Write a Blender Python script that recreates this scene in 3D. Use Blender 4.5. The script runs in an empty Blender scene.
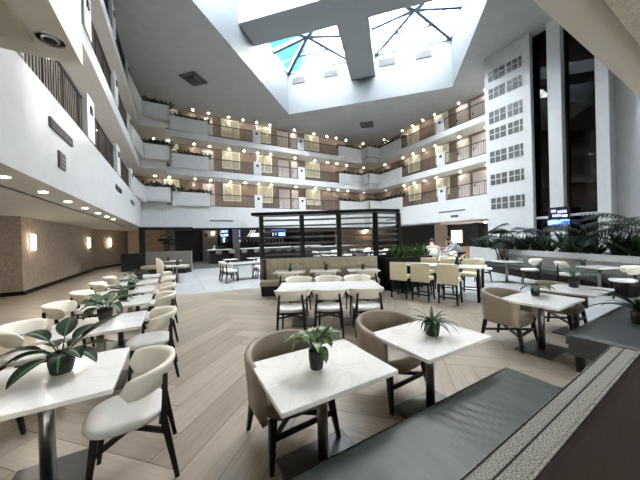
import bpy, bmesh, math, random
from mathutils import Vector, Matrix
R = random.Random(11)
PI = math.pi
scene = bpy.context.scene
COL = scene.collection

# ------------------------------------------------------------------ materials
def mat(name, color, rough=0.5, metal=0.0, var=0.0, scale=20.0, bump=0.0, bscale=80.0, spec=0.5, coat=0.0, col2=None, emit=0.0, stretch=None):
    m = bpy.data.materials.new(name); m.use_nodes = True
    nt = m.node_tree; b = nt.nodes['Principled BSDF']
    b.inputs['Base Color'].default_value = (*color, 1)
    b.inputs['Roughness'].default_value = rough
    b.inputs['Metallic'].default_value = metal
    b.inputs['Specular IOR Level'].default_value = spec
    b.inputs['Coat Weight'].default_value = coat
    tc = nt.nodes.new('ShaderNodeTexCoord'); src = tc.outputs['Object']
    if stretch:
        mp = nt.nodes.new('ShaderNodeMapping'); mp.inputs['Scale'].default_value = stretch
        nt.links.new(src, mp.inputs['Vector']); src = mp.outputs['Vector']
    if var > 0 or col2:
        n = nt.nodes.new('ShaderNodeTexNoise'); n.inputs['Scale'].default_value = scale; n.inputs['Detail'].default_value = 4
        nt.links.new(src, n.inputs['Vector'])
        r = nt.nodes.new('ShaderNodeValToRGB')
        c2 = col2 or tuple(min(1, c * (1 + var)) for c in color)
        c1 = color if col2 else tuple(c * (1 - var) for c in color)
        r.color_ramp.elements[0].position = 0.38; r.color_ramp.elements[1].position = 0.62
        r.color_ramp.elements[0].color = (*c1, 1); r.color_ramp.elements[1].color = (*c2, 1)
        nt.links.new(n.outputs['Fac'], r.inputs['Fac']); nt.links.new(r.outputs['Color'], b.inputs['Base Color'])
    if bump > 0:
        n2 = nt.nodes.new('ShaderNodeTexNoise'); n2.inputs['Scale'].default_value = bscale; n2.inputs['Detail'].default_value = 3
        nt.links.new(src, n2.inputs['Vector'])
        bp = nt.nodes.new('ShaderNodeBump'); bp.inputs['Strength'].default_value = bump; bp.inputs['Distance'].default_value = 0.01
        nt.links.new(n2.outputs['Fac'], bp.inputs['Height']); nt.links.new(bp.outputs['Normal'], b.inputs['Normal'])
    if emit > 0:
        b.inputs['Emission Color'].default_value = (*color, 1); b.inputs['Emission Strength'].default_value = emit
    return m

M = {}
M['white'] = mat('white_painted_wall', (.52, .525, .52), .6, var=.02, scale=3)
M['skypaint_dark'] = mat('skylight_paint_darkened', (.105, .115, .119), .6, var=.02, scale=2)  # pale well paint, darkened in colour to offset the strong sky light on it
M['skypaint_light'] = mat('skylight_paint_lightened', (.27, .285, .29), .6)  # same paint as the well, kept lighter to offset shade under the beams
M['slat'] = mat('grey_screen_slat', (.085, .083, .08), .5)
M['ceiling'] = mat('grey_ceiling_paint', (.37, .37, .355), .8, var=.03, scale=2)
M['soffit'] = mat('soffit_paint', (.56, .53, .47), .8, var=.03, scale=3)
M['olive'] = mat('olive_ceiling_paint', (.40, .37, .29), .8, var=.03, scale=3)
M['popcorn'] = mat('textured_ceiling', (.50, .45, .37), .9, var=.12, scale=90, bump=.6, bscale=160)
M['beigewall'] = mat('beige_wallpaper', (.40, .325, .26), .75, var=.14, scale=14, bump=.25, bscale=40, stretch=(1, 1, .6))
M['black'] = mat('black_metal', (.009, .009, .010), .5, spec=.25)
M['blackwood'] = mat('black_stained_wood', (.014, .012, .011), .45, var=.2, scale=20, spec=.3)
M['blackwall'] = mat('black_wall_panel', (.018, .018, .019), .5)
M['darkgrey'] = mat('dark_grey_panel', (.05, .048, .045), .5)
M['marble'] = mat('white_marble', (.80, .79, .76), .18, coat=.3)
M['steel'] = mat('brushed_steel', (.30, .29, .28), .28, metal=1.0, var=.1, scale=40, stretch=(1, 1, .05))
M['baseplate'] = mat('dark_steel_plate', (.10, .10, .10), .35, metal=.8)
M['cream'] = mat('cream_leather', (.82, .77, .66), .45, var=.03, scale=8, bump=.05, bscale=120)
M['seatwhite'] = mat('ivory_leather_seat', (.76, .74, .70), .42, var=.03, scale=8, bump=.05, bscale=120)
M['tan'] = mat('tan_leather', (.30, .235, .175), .42, var=.05, scale=10, bump=.06, bscale=150)
M['stool'] = mat('pale_yellow_leather', (.74, .66, .47), .45, var=.03, scale=8)
M['booth'] = mat('taupe_leather', (.42, .36, .27), .45, var=.05, scale=7, bump=.05, bscale=100)
M['greyleather'] = mat('grey_green_leather', (.060, .077, .069), .42, spec=.3, var=.14, scale=5, bump=.35, bscale=9, stretch=(1.2, .25, 1))
M['greyleather2'] = mat('dark_grey_leather', (.045, .049, .049), .55, var=.10, scale=6, bump=.15, bscale=14)
M['greyfabric'] = mat('grey_fabric', (.20, .195, .18), .8, var=.1, scale=40)
M['tweed'] = mat('speckled_tweed', (.10, .10, .09), .9, var=0, scale=170, col2=(.42, .40, .36), bump=.3, bscale=250)
M['brownleather'] = mat('dark_brown_leather', (.020, .014, .011), .75, spec=.12, var=.15, scale=12, bump=.1, bscale=120)
M['leaf'] = mat('green_leaf', (.035, .085, .025), .4, var=.4, scale=9)
M['leafdark'] = mat('dark_green_leaf', (.010, .028, .012), .5, spec=.3, var=.4, scale=9)
M['leafpale'] = mat('pale_variegated_leaf', (.05, .13, .035), .4, var=0, scale=16, col2=(.42, .50, .27))
M['leafmid'] = mat('leaf_midrib', (.07, .16, .06), .45, var=.3, scale=12)
M['leafgrey'] = mat('silver_green_frond', (.10, .15, .095), .5, var=.4, scale=12)
M['petal'] = mat('white_leaf_tip', (.62, .63, .50), .5)
M['snake'] = mat('sword_leaf', (.045, .085, .02), .5, spec=.3, var=.5, scale=7)
M['palm'] = mat('dark_palm_frond', (.007, .020, .014), .6, spec=.2, var=.4, scale=5)
M['bark'] = mat('brown_stem', (.045, .032, .02), .8, var=.3, scale=20)
M['pot'] = mat('charcoal_ceramic_pot', (.022, .021, .02), .5, var=.1)
M['soil'] = mat('potting_soil', (.02, .014, .01), .95, var=.3, scale=60)
M['tile'] = mat('white_floor_tile', (.66, .68, .69), .25)
M['carpet'] = mat('grey_carpet', (.085, .08, .075), .95, var=.15, scale=40)
M['grille'] = mat('grey_vent_metal', (.075, .075, .074), .6)
M['ventdark'] = mat('dark_vent_slot', (.06, .06, .06), .7)
M['pane'] = mat('grey_window_pane', (.10, .105, .10), .3)
M['brownwall'] = mat('brown_room_wall', (.185, .135, .108), .7, var=.08, scale=5)
M['door'] = mat('pale_pink_door', (.52, .45, .42), .5)
M['curtain'] = mat('cream_curtain', (.44, .405, .31), .8, var=.08, scale=14, stretch=(4, 4, .2))
M['frame'] = mat('cream_window_frame', (.60, .56, .44), .5)
M['rail'] = mat('dark_bronze_rail', (.035, .025, .02), .4)
M['bluesteel'] = mat('blue_grey_steel', (.06, .085, .12), .45)
M['warmwall'] = mat('terracotta_wall', (.52, .38, .29), .7, var=.1, scale=5)
M['orangewood'] = mat('light_wood_door', (.55, .33, .19), .5, var=.15, scale=6)
M['skin'] = mat('skin', (.55, .36, .26), .5)
M['hair'] = mat('dark_hair', (.06, .045, .035), .6)
M['shirtw'] = mat('white_shirt', (.72, .72, .68), .8)
M['shirtg'] = mat('grey_blue_shirt', (.38, .42, .46), .8)
M['cloth'] = mat('dark_trousers', (.03, .03, .035), .8)
M['bag'] = mat('pale_green_bag', (.55, .60, .42), .8)
M['chrome'] = mat('polished_steel', (.6, .6, .6), .15, metal=1.0)
M['glassware'] = mat('white_bottle', (.6, .6, .58), .2)
def emis(name, color, s):
    return mat(name, color, .5, emit=s)
M['lamp'] = emis('downlight_lens', (1, .91, .78), 48)
M['lampw'] = emis('soft_white_sconce', (1, .84, .62), 2.6)
M['roomglow'] = emis('lit_room_window', (1, .86, .62), .3)
M['scr_blue'] = emis('screen_blue', (.10, .22, .75), .5)
M['scr_white'] = emis('screen_white', (.75, .82, 1), .09)
M['scr_dark'] = mat('screen_dark', (.01, .012, .02), .15)
M['scr_grey'] = emis('screen_grey', (.42, .45, .58), .10)
M['neon'] = emis('white_sign_letters', (1, 1, 1), .14)
M['counterlit'] = mat('white_quartz_counter', (.75, .73, .68), .3)

# marble veins
nt = M['marble'].node_tree; b = nt.nodes['Principled BSDF']
tc = nt.nodes.new('ShaderNodeTexCoord'); n = nt.nodes.new('ShaderNodeTexNoise'); n.inputs['Scale'].default_value = 2.2
n.inputs['Detail'].default_value = 6; n.inputs['Distortion'].default_value = 1.2
oi = nt.nodes.new('ShaderNodeObjectInfo'); va = nt.nodes.new('ShaderNodeVectorMath'); va.operation = 'ADD'
nt.links.new(tc.outputs['Object'], va.inputs[0]); nt.links.new(oi.outputs['Location'], va.inputs[1])
r = nt.nodes.new('ShaderNodeValToRGB'); e = r.color_ramp.elements
e[0].position = .47; e[0].color = (.90, .885, .85, 1); e[1].position = .53; e[1].color = (.90, .885, .85, 1)
k = r.color_ramp.elements.new(.5); k.color = (.82, .79, .74, 1)
nt.links.new(va.outputs[0], n.inputs['Vector']); nt.links.new(n.outputs['Fac'], r.inputs['Fac']); nt.links.new(r.outputs['Color'], b.inputs['Base Color'])

# white tile with grout lines
nt = M['tile'].node_tree; b = nt.nodes['Principled BSDF']
tc = nt.nodes.new('ShaderNodeTexCoord'); br = nt.nodes.new('ShaderNodeTexBrick'); br.offset = 0
br.inputs['Color1'].default_value = (.46, .475, .48, 1); br.inputs['Color2'].default_value = (.50, .515, .52, 1); br.inputs['Mortar'].default_value = (.30, .31, .31, 1)
br.inputs['Scale'].default_value = 1; br.inputs['Brick Width'].default_value = .9; br.inputs['Row Height'].default_value = .9; br.inputs['Mortar Size'].default_value = .008
nt.links.new(tc.outputs['Object'], br.inputs['Vector']); nt.links.new(br.outputs['Color'], b.inputs['Base Color'])

# wood-look planks: colour per plank from a vertex attribute, grain from UV
m = bpy.data.materials.new('oak_plank_floor'); m.use_nodes = True; M['plank'] = m
nt = m.node_tree; b = nt.nodes['Principled BSDF']; b.inputs['Roughness'].default_value = .36
at_ = nt.nodes.new('ShaderNodeAttribute'); at_.attribute_name = 'tone'
uv = nt.nodes.new('ShaderNodeUVMap'); uv.uv_map = 'grain'
mp = nt.nodes.new('ShaderNodeMapping'); mp.inputs['Scale'].default_value = (1.1, 16, 1)
n = nt.nodes.new('ShaderNodeTexNoise'); n.inputs['Scale'].default_value = 1.6; n.inputs['Detail'].default_value = 6; n.inputs['Distortion'].default_value = .6
nt.links.new(uv.outputs['UV'], mp.inputs['Vector']); nt.links.new(mp.outputs['Vector'], n.inputs['Vector'])
ad = nt.nodes.new('ShaderNodeMath'); ad.operation = 'MULTIPLY_ADD'; ad.inputs[1].default_value = .55
nt.links.new(n.outputs['Fac'], ad.inputs[0]); nt.links.new(at_.outputs['Fac'], ad.inputs[2])
r = nt.nodes.new('ShaderNodeValToRGB'); e = r.color_ramp.elements
e[0].position = .25; e[0].color = (.25, .20, .152, 1); e[1].position = .95; e[1].color = (.52, .435, .345, 1)
nt.links.new(ad.outputs[0], r.inputs['Fac']); nt.links.new(r.outputs['Color'], b.inputs['Base Color'])

# clear and dark glass
def glassmat(name, tint, gloss_rough=.02, fres=True, refl=.04):
    m = bpy.data.materials.new(name); m.use_nodes = True; nt = m.node_tree
    for nd in list(nt.nodes): nt.nodes.remove(nd)
    o = nt.nodes.new('ShaderNodeOutputMaterial'); t = nt.nodes.new('ShaderNodeBsdfTransparent'); g = nt.nodes.new('ShaderNodeBsdfGlossy')
    t.inputs['Color'].default_value = (*tint, 1); g.inputs['Roughness'].default_value = gloss_rough
    mx = nt.nodes.new('ShaderNodeMixShader'); mx.inputs[0].default_value = refl
    if fres:
        f = nt.nodes.new('ShaderNodeFresnel'); f.inputs['IOR'].default_value = 1.4; nt.links.new(f.outputs[0], mx.inputs[0])
    nt.links.new(t.outputs[0], mx.inputs[1]); nt.links.new(g.outputs[0], mx.inputs[2]); nt.links.new(mx.outputs[0], o.inputs[0])
    return m
M['skyglass'] = glassmat('skylight_glass', (.95, .98, 1.0), fres=False)
M['fillglass'] = glassmat('tinted_fill_glass', (.28, .28, .27), fres=False)  # for the added glazing behind the camera, tinted to limit its fill light
M['darkglass'] = glassmat('dark_tinted_glass', (.05, .06, .07))

# ------------------------------------------------------------------ mesh builder
class MB:
    def __init__(s): s.v = []; s.f = []; s.m = []; s.s = []
    def add(s, vs, fs, mi=0, smooth=False, T=None):
        o = len(s.v)
        for p in vs:
            p = Vector(p)
            if T is not None: p = T @ p
            s.v.append(p)
        for f in fs:
            s.f.append([o + i for i in f]); s.m.append(mi); s.s.append(smooth)
        return s
    def box(s, a, b, mi=0, T=None):
        x0, y0, z0 = a; x1, y1, z1 = b
        if x0 > x1: x0, x1 = x1, x0
        if y0 > y1: y0, y1 = y1, y0
        if z0 > z1: z0, z1 = z1, z0
        vs = [(x0, y0, z0), (x1, y0, z0), (x1, y1, z0), (x0, y1, z0), (x0, y0, z1), (x1, y0, z1), (x1, y1, z1), (x0, y1, z1)]
        return s.add(vs, [(0, 3, 2, 1), (4, 5, 6, 7), (0, 1, 5, 4), (1, 2, 6, 5), (2, 3, 7, 6), (3, 0, 4, 7)], mi, False, T)
    def bar(s, p, q, w, h=None, mi=0, T=None, w2=None):
        p, q = Vector(p), Vector(q); d = (q - p).normalized(); h = h or w; w2 = w2 or 1.0
        up = Vector((0, 0, 1)) if abs(d.z) < .95 else Vector((0, 1, 0))
        x = d.cross(up).normalized(); y = x.cross(d)
        vs = []
        for c, k in ((p, 1), (q, w2)):
            for a, b_ in ((-1, -1), (1, -1), (1, 1), (-1, 1)): vs.append(c + x * a * w / 2 * k + y * b_ * h / 2 * k)
        return s.add(vs, [(0, 3, 2, 1), (4, 5, 6, 7), (0, 1, 5, 4), (1, 2, 6, 5), (2, 3, 7, 6), (3, 0, 4, 7)], mi, False, T)
    def cyl(s, p, q, r0, r1=None, n=14, mi=0, T=None, smooth=True):
        p, q = Vector(p), Vector(q); d = (q - p).normalized(); r1 = r0 if r1 is None else r1
        up = Vector((0, 0, 1)) if abs(d.z) < .95 else Vector((0, 1, 0))
        x = d.cross(up).normalized(); y = x.cross(d)
        vs = [c + (x * math.cos(2 * PI * i / n) + y * math.sin(2 * PI * i / n)) * r for c, r in ((p, r0), (q, r1)) for i in range(n)]
        s.add(vs, [(i, (i + 1) % n, n + (i + 1) % n, n + i) for i in range(n)], mi, smooth, T)
        o = len(s.v) - 2 * n
        s.f += [[o + i for i in range(n)][::-1], [o + n + i for i in range(n)]]; s.m += [mi, mi]; s.s += [False, False]
        return s
    def loft(s, rings, mi=0, caps=True, closed=True, smooth=True, T=None):
        n = len(rings[0]); vs = [p for rg in rings for p in rg]; fs = []
        for k in range(len(rings) - 1):
            for i in range(n if closed else n - 1):
                j = (i + 1) % n; fs.append((k * n + i, k * n + j, (k + 1) * n + j, (k + 1) * n + i))
        if caps and closed:
            fs.append(tuple(range(n))[::-1]); fs.append(tuple((len(rings) - 1) * n + i for i in range(n)))
        return s.add(vs, fs, mi, smooth, T)
    def lathe(s, prof, n=18, c=(0, 0, 0), mi=0, T=None, caps=True):
        return s.loft([[(c[0] + r * math.cos(2 * PI * i / n), c[1] + r * math.sin(2 * PI * i / n), c[2] + z) for i in range(n)] for r, z in prof], mi, caps, True, True, T)
    def prism(s, poly, z0, z1, mi=0, top=None, bottom=None, T=None):
        n = len(poly); a = sum(poly[i][0] * poly[(i + 1) % n][1] - poly[(i + 1) % n][0] * poly[i][1] for i in range(n))
        if a < 0: poly = poly[::-1]
        vs = [(x, y, z0) for x, y in poly] + [(x, y, z1) for x, y in poly]
        s.add(vs, [(i, (i + 1) % n, n + (i + 1) % n, n + i) for i in range(n)], mi, False, T)
        o = len(s.v) - 2 * n
        s.f += [[o + i for i in range(n)][::-1], [o + n + i for i in range(n)]]
        s.m += [mi if bottom is None else bottom, mi if top is None else top]; s.s += [False, False]
        return s
    def build(s, name, mats, parent=None, bevel=0.0, sub=0, seg=2):
        me = bpy.data.meshes.new(name); me.from_pydata([tuple(p) for p in s.v], [], s.f)
        for mm in (mats if isinstance(mats, (list, tuple)) else [mats]): me.materials.append(M[mm] if isinstance(mm, str) else mm)
        me.polygons.foreach_set('material_index', s.m); me.polygons.foreach_set('use_smooth', s.s); me.update()
        o = bpy.data.objects.new(name, me); COL.objects.link(o)
        if parent: o.parent = parent
        if bevel:
            bv = o.modifiers.new('bevel', 'BEVEL'); bv.width = bevel; bv.segments = seg; bv.limit_method = 'ANGLE'; bv.angle_limit = .6
        if sub:
            sb = o.modifiers.new('sub', 'SUBSURF'); sb.levels = sub; sb.render_levels = sub
        return o

def tag(o, label, cat, group=None, kind=None):
    o['label'] = label; o['category'] = cat
    if group: o['group'] = group
    if kind: o['kind'] = kind
    return o
def thing(name, label, cat, loc=(0, 0, 0), rz=0, group=None):
    o = bpy.data.objects.new(name, None); COL.objects.link(o); o.location = loc; o.rotation_euler = (0, 0, rz); o.empty_display_size = .1
    return tag(o, label, cat, group)
def struct(name, mb, mats, label, cat, **k):
    return tag(mb.build(name, mats, **k), label, cat, None, 'structure')
def children_of(o): return [c for c in COL.objects if c.parent == o]
KIDS = {}
def dup(src, loc, rz, label, group=None, scale=None):
    if src not in KIDS:
        KIDS[src] = [(c, children_of(c)) for c in children_of(src)]
    rt = src.copy(); COL.objects.link(rt); rt.location = loc; rt.rotation_euler = (0, 0, rz); rt['label'] = label
    if group: rt['group'] = group
    if scale: rt.scale = scale
    for c, gs in KIDS[src]:
        d = c.copy(); COL.objects.link(d); d.parent = rt
        for g in gs:
            e_ = g.copy(); COL.objects.link(e_); e_.parent = d
    return rt
ORD = ['first', 'second', 'third', 'fourth', 'fifth', 'sixth', 'seventh', 'eighth', 'ninth', 'tenth', 'eleventh', 'twelfth', 'thirteenth', 'fourteenth', 'fifteenth']
def rot2(p, a): return (p[0] * math.cos(a) - p[1] * math.sin(a), p[0] * math.sin(a) + p[1] * math.cos(a))

# ------------------------------------------------------------------ camera
F, YAW, PITCH, ROLL = 259.6686, math.radians(29.30414621), math.radians(-.3354432), math.radians(-1.62319169)
fw = Vector((math.sin(YAW) * math.cos(PITCH), math.cos(YAW) * math.cos(PITCH), math.sin(PITCH)))
r0 = Vector((math.cos(YAW), -math.sin(YAW), 0)); u0 = r0.cross(fw)
rt = r0 * math.cos(ROLL) + u0 * math.sin(ROLL); up = -r0 * math.sin(ROLL) + u0 * math.cos(ROLL)
cam = bpy.data.cameras.new('camera'); cam.sensor_width = 36; cam.lens = 36 * F / 640; cam.clip_start = .05; cam.clip_end = 300
co = bpy.data.objects.new('camera', cam); COL.objects.link(co)
mw = Matrix.Identity(4)
for i in range(3): mw[i][0], mw[i][1], mw[i][2] = rt[i], up[i], -fw[i]
mw[2][3] = 1.72; co.matrix_world = mw; scene.camera = co

# ------------------------------------------------------------------ shell of the atrium
S2 = math.sqrt(2)
def DN(d, n): return ((d + n) / S2, (d - n) / S2)
ZS = [(2.82, 4.57), (6.95, 7.48), (9.85, 10.31)]     # slab bottom / kerb top of the three balconies
ZC = 12.66
INNER = [(-.46, .57), (-.46, 2.1), (-1.93, 2.1), (-1.93, 21.5), (-.36, 21.5), (-.36, 22.7), (18.4, 22.7), (18.4, 21.7), (19.7, 21.7), (19.7, 9.3), (20.6, 9.3), (20.6, .57)]
OUTER = [(-8, -5), (24.5, -5), (24.5, 30), (-8, 30)]
def ring_prism(name, outer, inner, z0, z1, mats, mside, mbot, label, cat):
    bm = bmesh.new()
    for z, flip in ((z0, True), (z1, False)):
        ed = []
        for lp in (outer, inner):
            vs = [bm.verts.new((x, y, z)) for x, y in lp]
            ed += [bm.edges.new((vs[i], vs[(i + 1) % len(vs)])) for i in range(len(vs))]
        g = bmesh.ops.triangle_fill(bm, edges=ed, use_beauty=True)
        for f in g['geom']:
            if isinstance(f, bmesh.types.BMFace):
                f.material_index = mbot if flip else mside
                f.normal_update()
                if (f.normal.z > 0) == flip: f.normal_flip()
    for lp in (outer, inner):
        for i in range(len(lp)):
            a, b_ = lp[i], lp[(i + 1) % len(lp)]
            vs = [bm.verts.new(p) for p in ((*a, z0), (*b_, z0), (*b_, z1), (*a, z1))]
            bm.faces.new(vs).material_index = mside
    me = bpy.data.meshes.new(name); bm.to_mesh(me); bm.free()
    for mm in mats: me.materials.append(M[mm])
    o = bpy.data.objects.new(name, me); COL.objects.link(o)
    return tag(o, label, cat, None, 'structure')
LV = ['first', 'second', 'third']
for i, (z0, z1) in enumerate(ZS):
    ring_prism('trim_%d' % (i + 1), OUTER, INNER, z0, z1, ['white', 'soffit'], 0, 1, 'white balcony slab band running round the atrium at its %s upper level' % LV[i], 'balcony slab')
WD0, WD1, WN0, WN1 = 8.28, 21.33, -8.49, 4.56      # skylight well in its own turned axes
SKY = [DN(WD0, WN0), DN(WD0, WN1), DN(WD1, WN1), DN(WD1, WN0)]
ring_prism('ceiling', OUTER, SKY, ZC, ZC + .25, ['ceiling', 'ceiling'], 0, 1, 'flat grey atrium ceiling around the square skylight opening', 'ceiling')
ZT, ZB, ZA = 16.2, 14.6, 16.78
def wellbox(d0, d1, n0, n1, z0, z1): 
    return MB().prism([DN(d0, n0), DN(d0, n1), DN(d1, n1), DN(d1, n0)], z0, z1)
t = .25
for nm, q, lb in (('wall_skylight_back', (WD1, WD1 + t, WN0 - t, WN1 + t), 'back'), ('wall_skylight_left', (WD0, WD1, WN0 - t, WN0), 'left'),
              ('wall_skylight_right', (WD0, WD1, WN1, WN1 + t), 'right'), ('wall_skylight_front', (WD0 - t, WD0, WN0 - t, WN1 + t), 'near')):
    struct(nm, wellbox(*q, ZC + (.25 if 1 else 0), ZT), 'skypaint_dark', 'pale %s wall of the tall skylight well' % lb, 'wall')
# thin lip that carries the well paint down to the ceiling edge
mb = MB()
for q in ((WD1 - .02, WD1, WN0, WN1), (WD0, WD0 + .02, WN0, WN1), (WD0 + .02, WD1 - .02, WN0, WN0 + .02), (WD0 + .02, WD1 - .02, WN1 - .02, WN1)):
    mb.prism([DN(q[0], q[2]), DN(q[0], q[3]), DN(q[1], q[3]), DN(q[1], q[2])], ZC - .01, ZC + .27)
struct('trim_4', mb, 'skypaint_dark', 'pale reveal lining the edge of the skylight opening', 'trim')
D1, D2, N1, N2 = 13.69, 15.62, -2.96, -1.03
mb = MB(); P = lambda d0, d1, n0, n1: mb.prism([DN(d0, n0), DN(d0, n1), DN(d1, n1), DN(d1, n0)], ZB, ZT)
P(D1, D2, WN0, WN1); P(D2, WD1, N1, N2); P(WD0, D1, N1, N2)
struct('trim_5', mb, 'skypaint_light', 'deep pale cross beams dividing the skylight into four bays', 'beam')
# skylight pyramids
cells = [(D2, WD1, WN0, N1, 'left far'), (D2, WD1, N2, WN1, 'right far'), (WD0, D1, WN0, N1, 'left near'), (WD0, D1, N2, WN1, 'right near')]
for ci, (d0, d1, n0, n1, lb) in enumerate(cells):
    cs = [Vector((*DN(d, n), ZT)) for d, n in ((d0, n0), (d0, n1), (d1, n1), (d1, n0))]; ap = Vector((*DN((d0 + d1) / 2, (n0 + n1) / 2), ZA))
    w = thing('window_%d' % (ci + 1), 'pyramid skylight bay of glass and blue-grey bars, %s of the four' % lb, 'skylight', (0, 0, 0)); w['kind'] = 'structure'
    MB().add([*cs, ap], [(0, 1, 4), (1, 2, 4), (2, 3, 4), (3, 0, 4)]).build('glass', 'skyglass', w)
    h = MB(); g = MB()
    for i in range(4):
        a, b_ = cs[i], cs[(i + 1) % 4]
        h.bar(a, ap, .24, .26)
        if i % 2: h.bar((a + b_) / 2, ap, .24, .26)
        g.bar(a, b_, .09, .09)
        e1, e2 = (a.lerp(b_, .5)).lerp(a, .5), (a.lerp(b_, .5)).lerp(b_, .5)
        if i % 2 == 0:
            for k in (.25, .75):
                p = a.lerp(b_, k); g.bar(p, p.lerp(ap, .5), .05, .06)
                g.bar(p.lerp(ap, .5) if 0 else (a if k < .5 else b_).lerp(ap, .5), ((a + b_) / 2).lerp(ap, .75), .045, .05)
        else:
            for k in (.25, .75):
                e_ = (a if k < .5 else b_); g.bar(a.lerp(b_, k), e_.lerp(ap, .5), .06, .07)
    for i in (0, 2):
        g.bar(cs[i].lerp(ap, .5), cs[(i + 1) % 4].lerp(ap, .5), .13, .14)
    h.build('hip_rafter', 'bluesteel', w); g.build('glazing_bar', 'bluesteel', w)
# grilles on the back wall of the well
for i, (n0, n1) in enumerate(((-8.1, -6.9), (-5.3, -4.05), (-.75, .55), (2.0, 3.2))):
    mb = MB().prism([DN(WD1 - .05, n0), DN(WD1 - .05, n1), DN(WD1 - .001, n1), DN(WD1 - .001, n0)], ZT - 1.0, ZT - .42)
    o = mb.build('air_grille', 'grille'); tag(o, '%s grey air grille from the left high on the skylight well wall' % ORD[i], 'vent', 'grilles in the skylight well')
    mb = MB()
    for k in range(6):
        z = ZT - .96 + k * .09; mb.prism([DN(WD1 - .07, n0 + .06), DN(WD1 - .07, n1 - .06), DN(WD1 - .05, n1 - .06), DN(WD1 - .05, n0 + .06)], z, z + .045)
    mb.build('louvre', 'ventdark', o)

# outer walls of the upper levels
Z0U = ZS[0][1]
mb = MB()
struct('wall_left', MB().box((-3.85, -1, Z0U), (-3.6, 24.3, ZC)), 'door', 'pale room wall behind the left balcony railings', 'wall')
struct('wall_back', MB().box((-3.85, 24.3, Z0U), (21.55, 24.55, ZC)), 'brownwall', 'brown room wall behind the back balcony railings', 'wall')
struct('wall_right', MB().box((21.3, 9.1, Z0U), (21.55, 24.3, ZC)), 'brownwall', 'brown room wall behind the right balcony railings', 'wall')
struct('wall_near', MB().box((-3.85, -1.25, Z0U), (17.3, -1.0, ZC)), 'white', 'white wall above and behind the viewpoint', 'wall')

# railings, pilasters on the balconies
rail_proto = {}
def railing(p, q, z, label, group):
    p, q = Vector((*p, 0)), Vector((*q, 0)); L = (q - p).length; a = math.atan2(q.y - p.y, q.x - p.x)
    t_ = thing('balcony_railing', label, 'railing', (p.x, p.y, z), a, group)
    key = round(L, 2)
    if key not in rail_proto:
        b1 = MB().box((0, -.03, .98), (L, .03, 1.04)).build('top_rail', 'rail', t_)
        b2 = MB().box((0, -.02, .04), (L, .02, .08)).build('bottom_rail', 'rail', t_)
        m_ = MB(); n_ = int(L / .125)
        for k in range(n_ + 1): 
            x = .02 + k * (L - .04) / n_; w = .008 if k % 8 else .016
            m_.box((x - w, -w, .08), (x + w, w, .98))
        b3 = m_.build('baluster_infill', 'rail', t_); rail_proto[key] = (b1, b2, b3)
    else:
        for c in rail_proto[key]: d = c.copy(); COL.objects.link(d); d.parent = t_
    return t_
def pilaster(x0, y0, x1, y1, z, face, label):
    t_ = thing('balcony_pier', label, 'pier', ((x0 + x1) / 2, (y0 + y1) / 2, z)); t_['kind'] = 'structure'
    hx, hy = (x1 - x0) / 2, (y1 - y0) / 2
    MB().box((-hx, -hy, 0), (hx, hy, 1.16)).build('pier_block', 'white', t_)
    f = Vector(face)
    if f.y: MB().box((-.1, -hy - .03, .72), (.1, -hy - .001, .92)).build('wall_light', 'black', t_)
    else:
        s = 1 if f.x > 0 else -1
        MB().box((s * (hx + .001), -.1, .72), (s * (hx + .03), .1, .92)).build('wall_light', 'black', t_)
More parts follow.
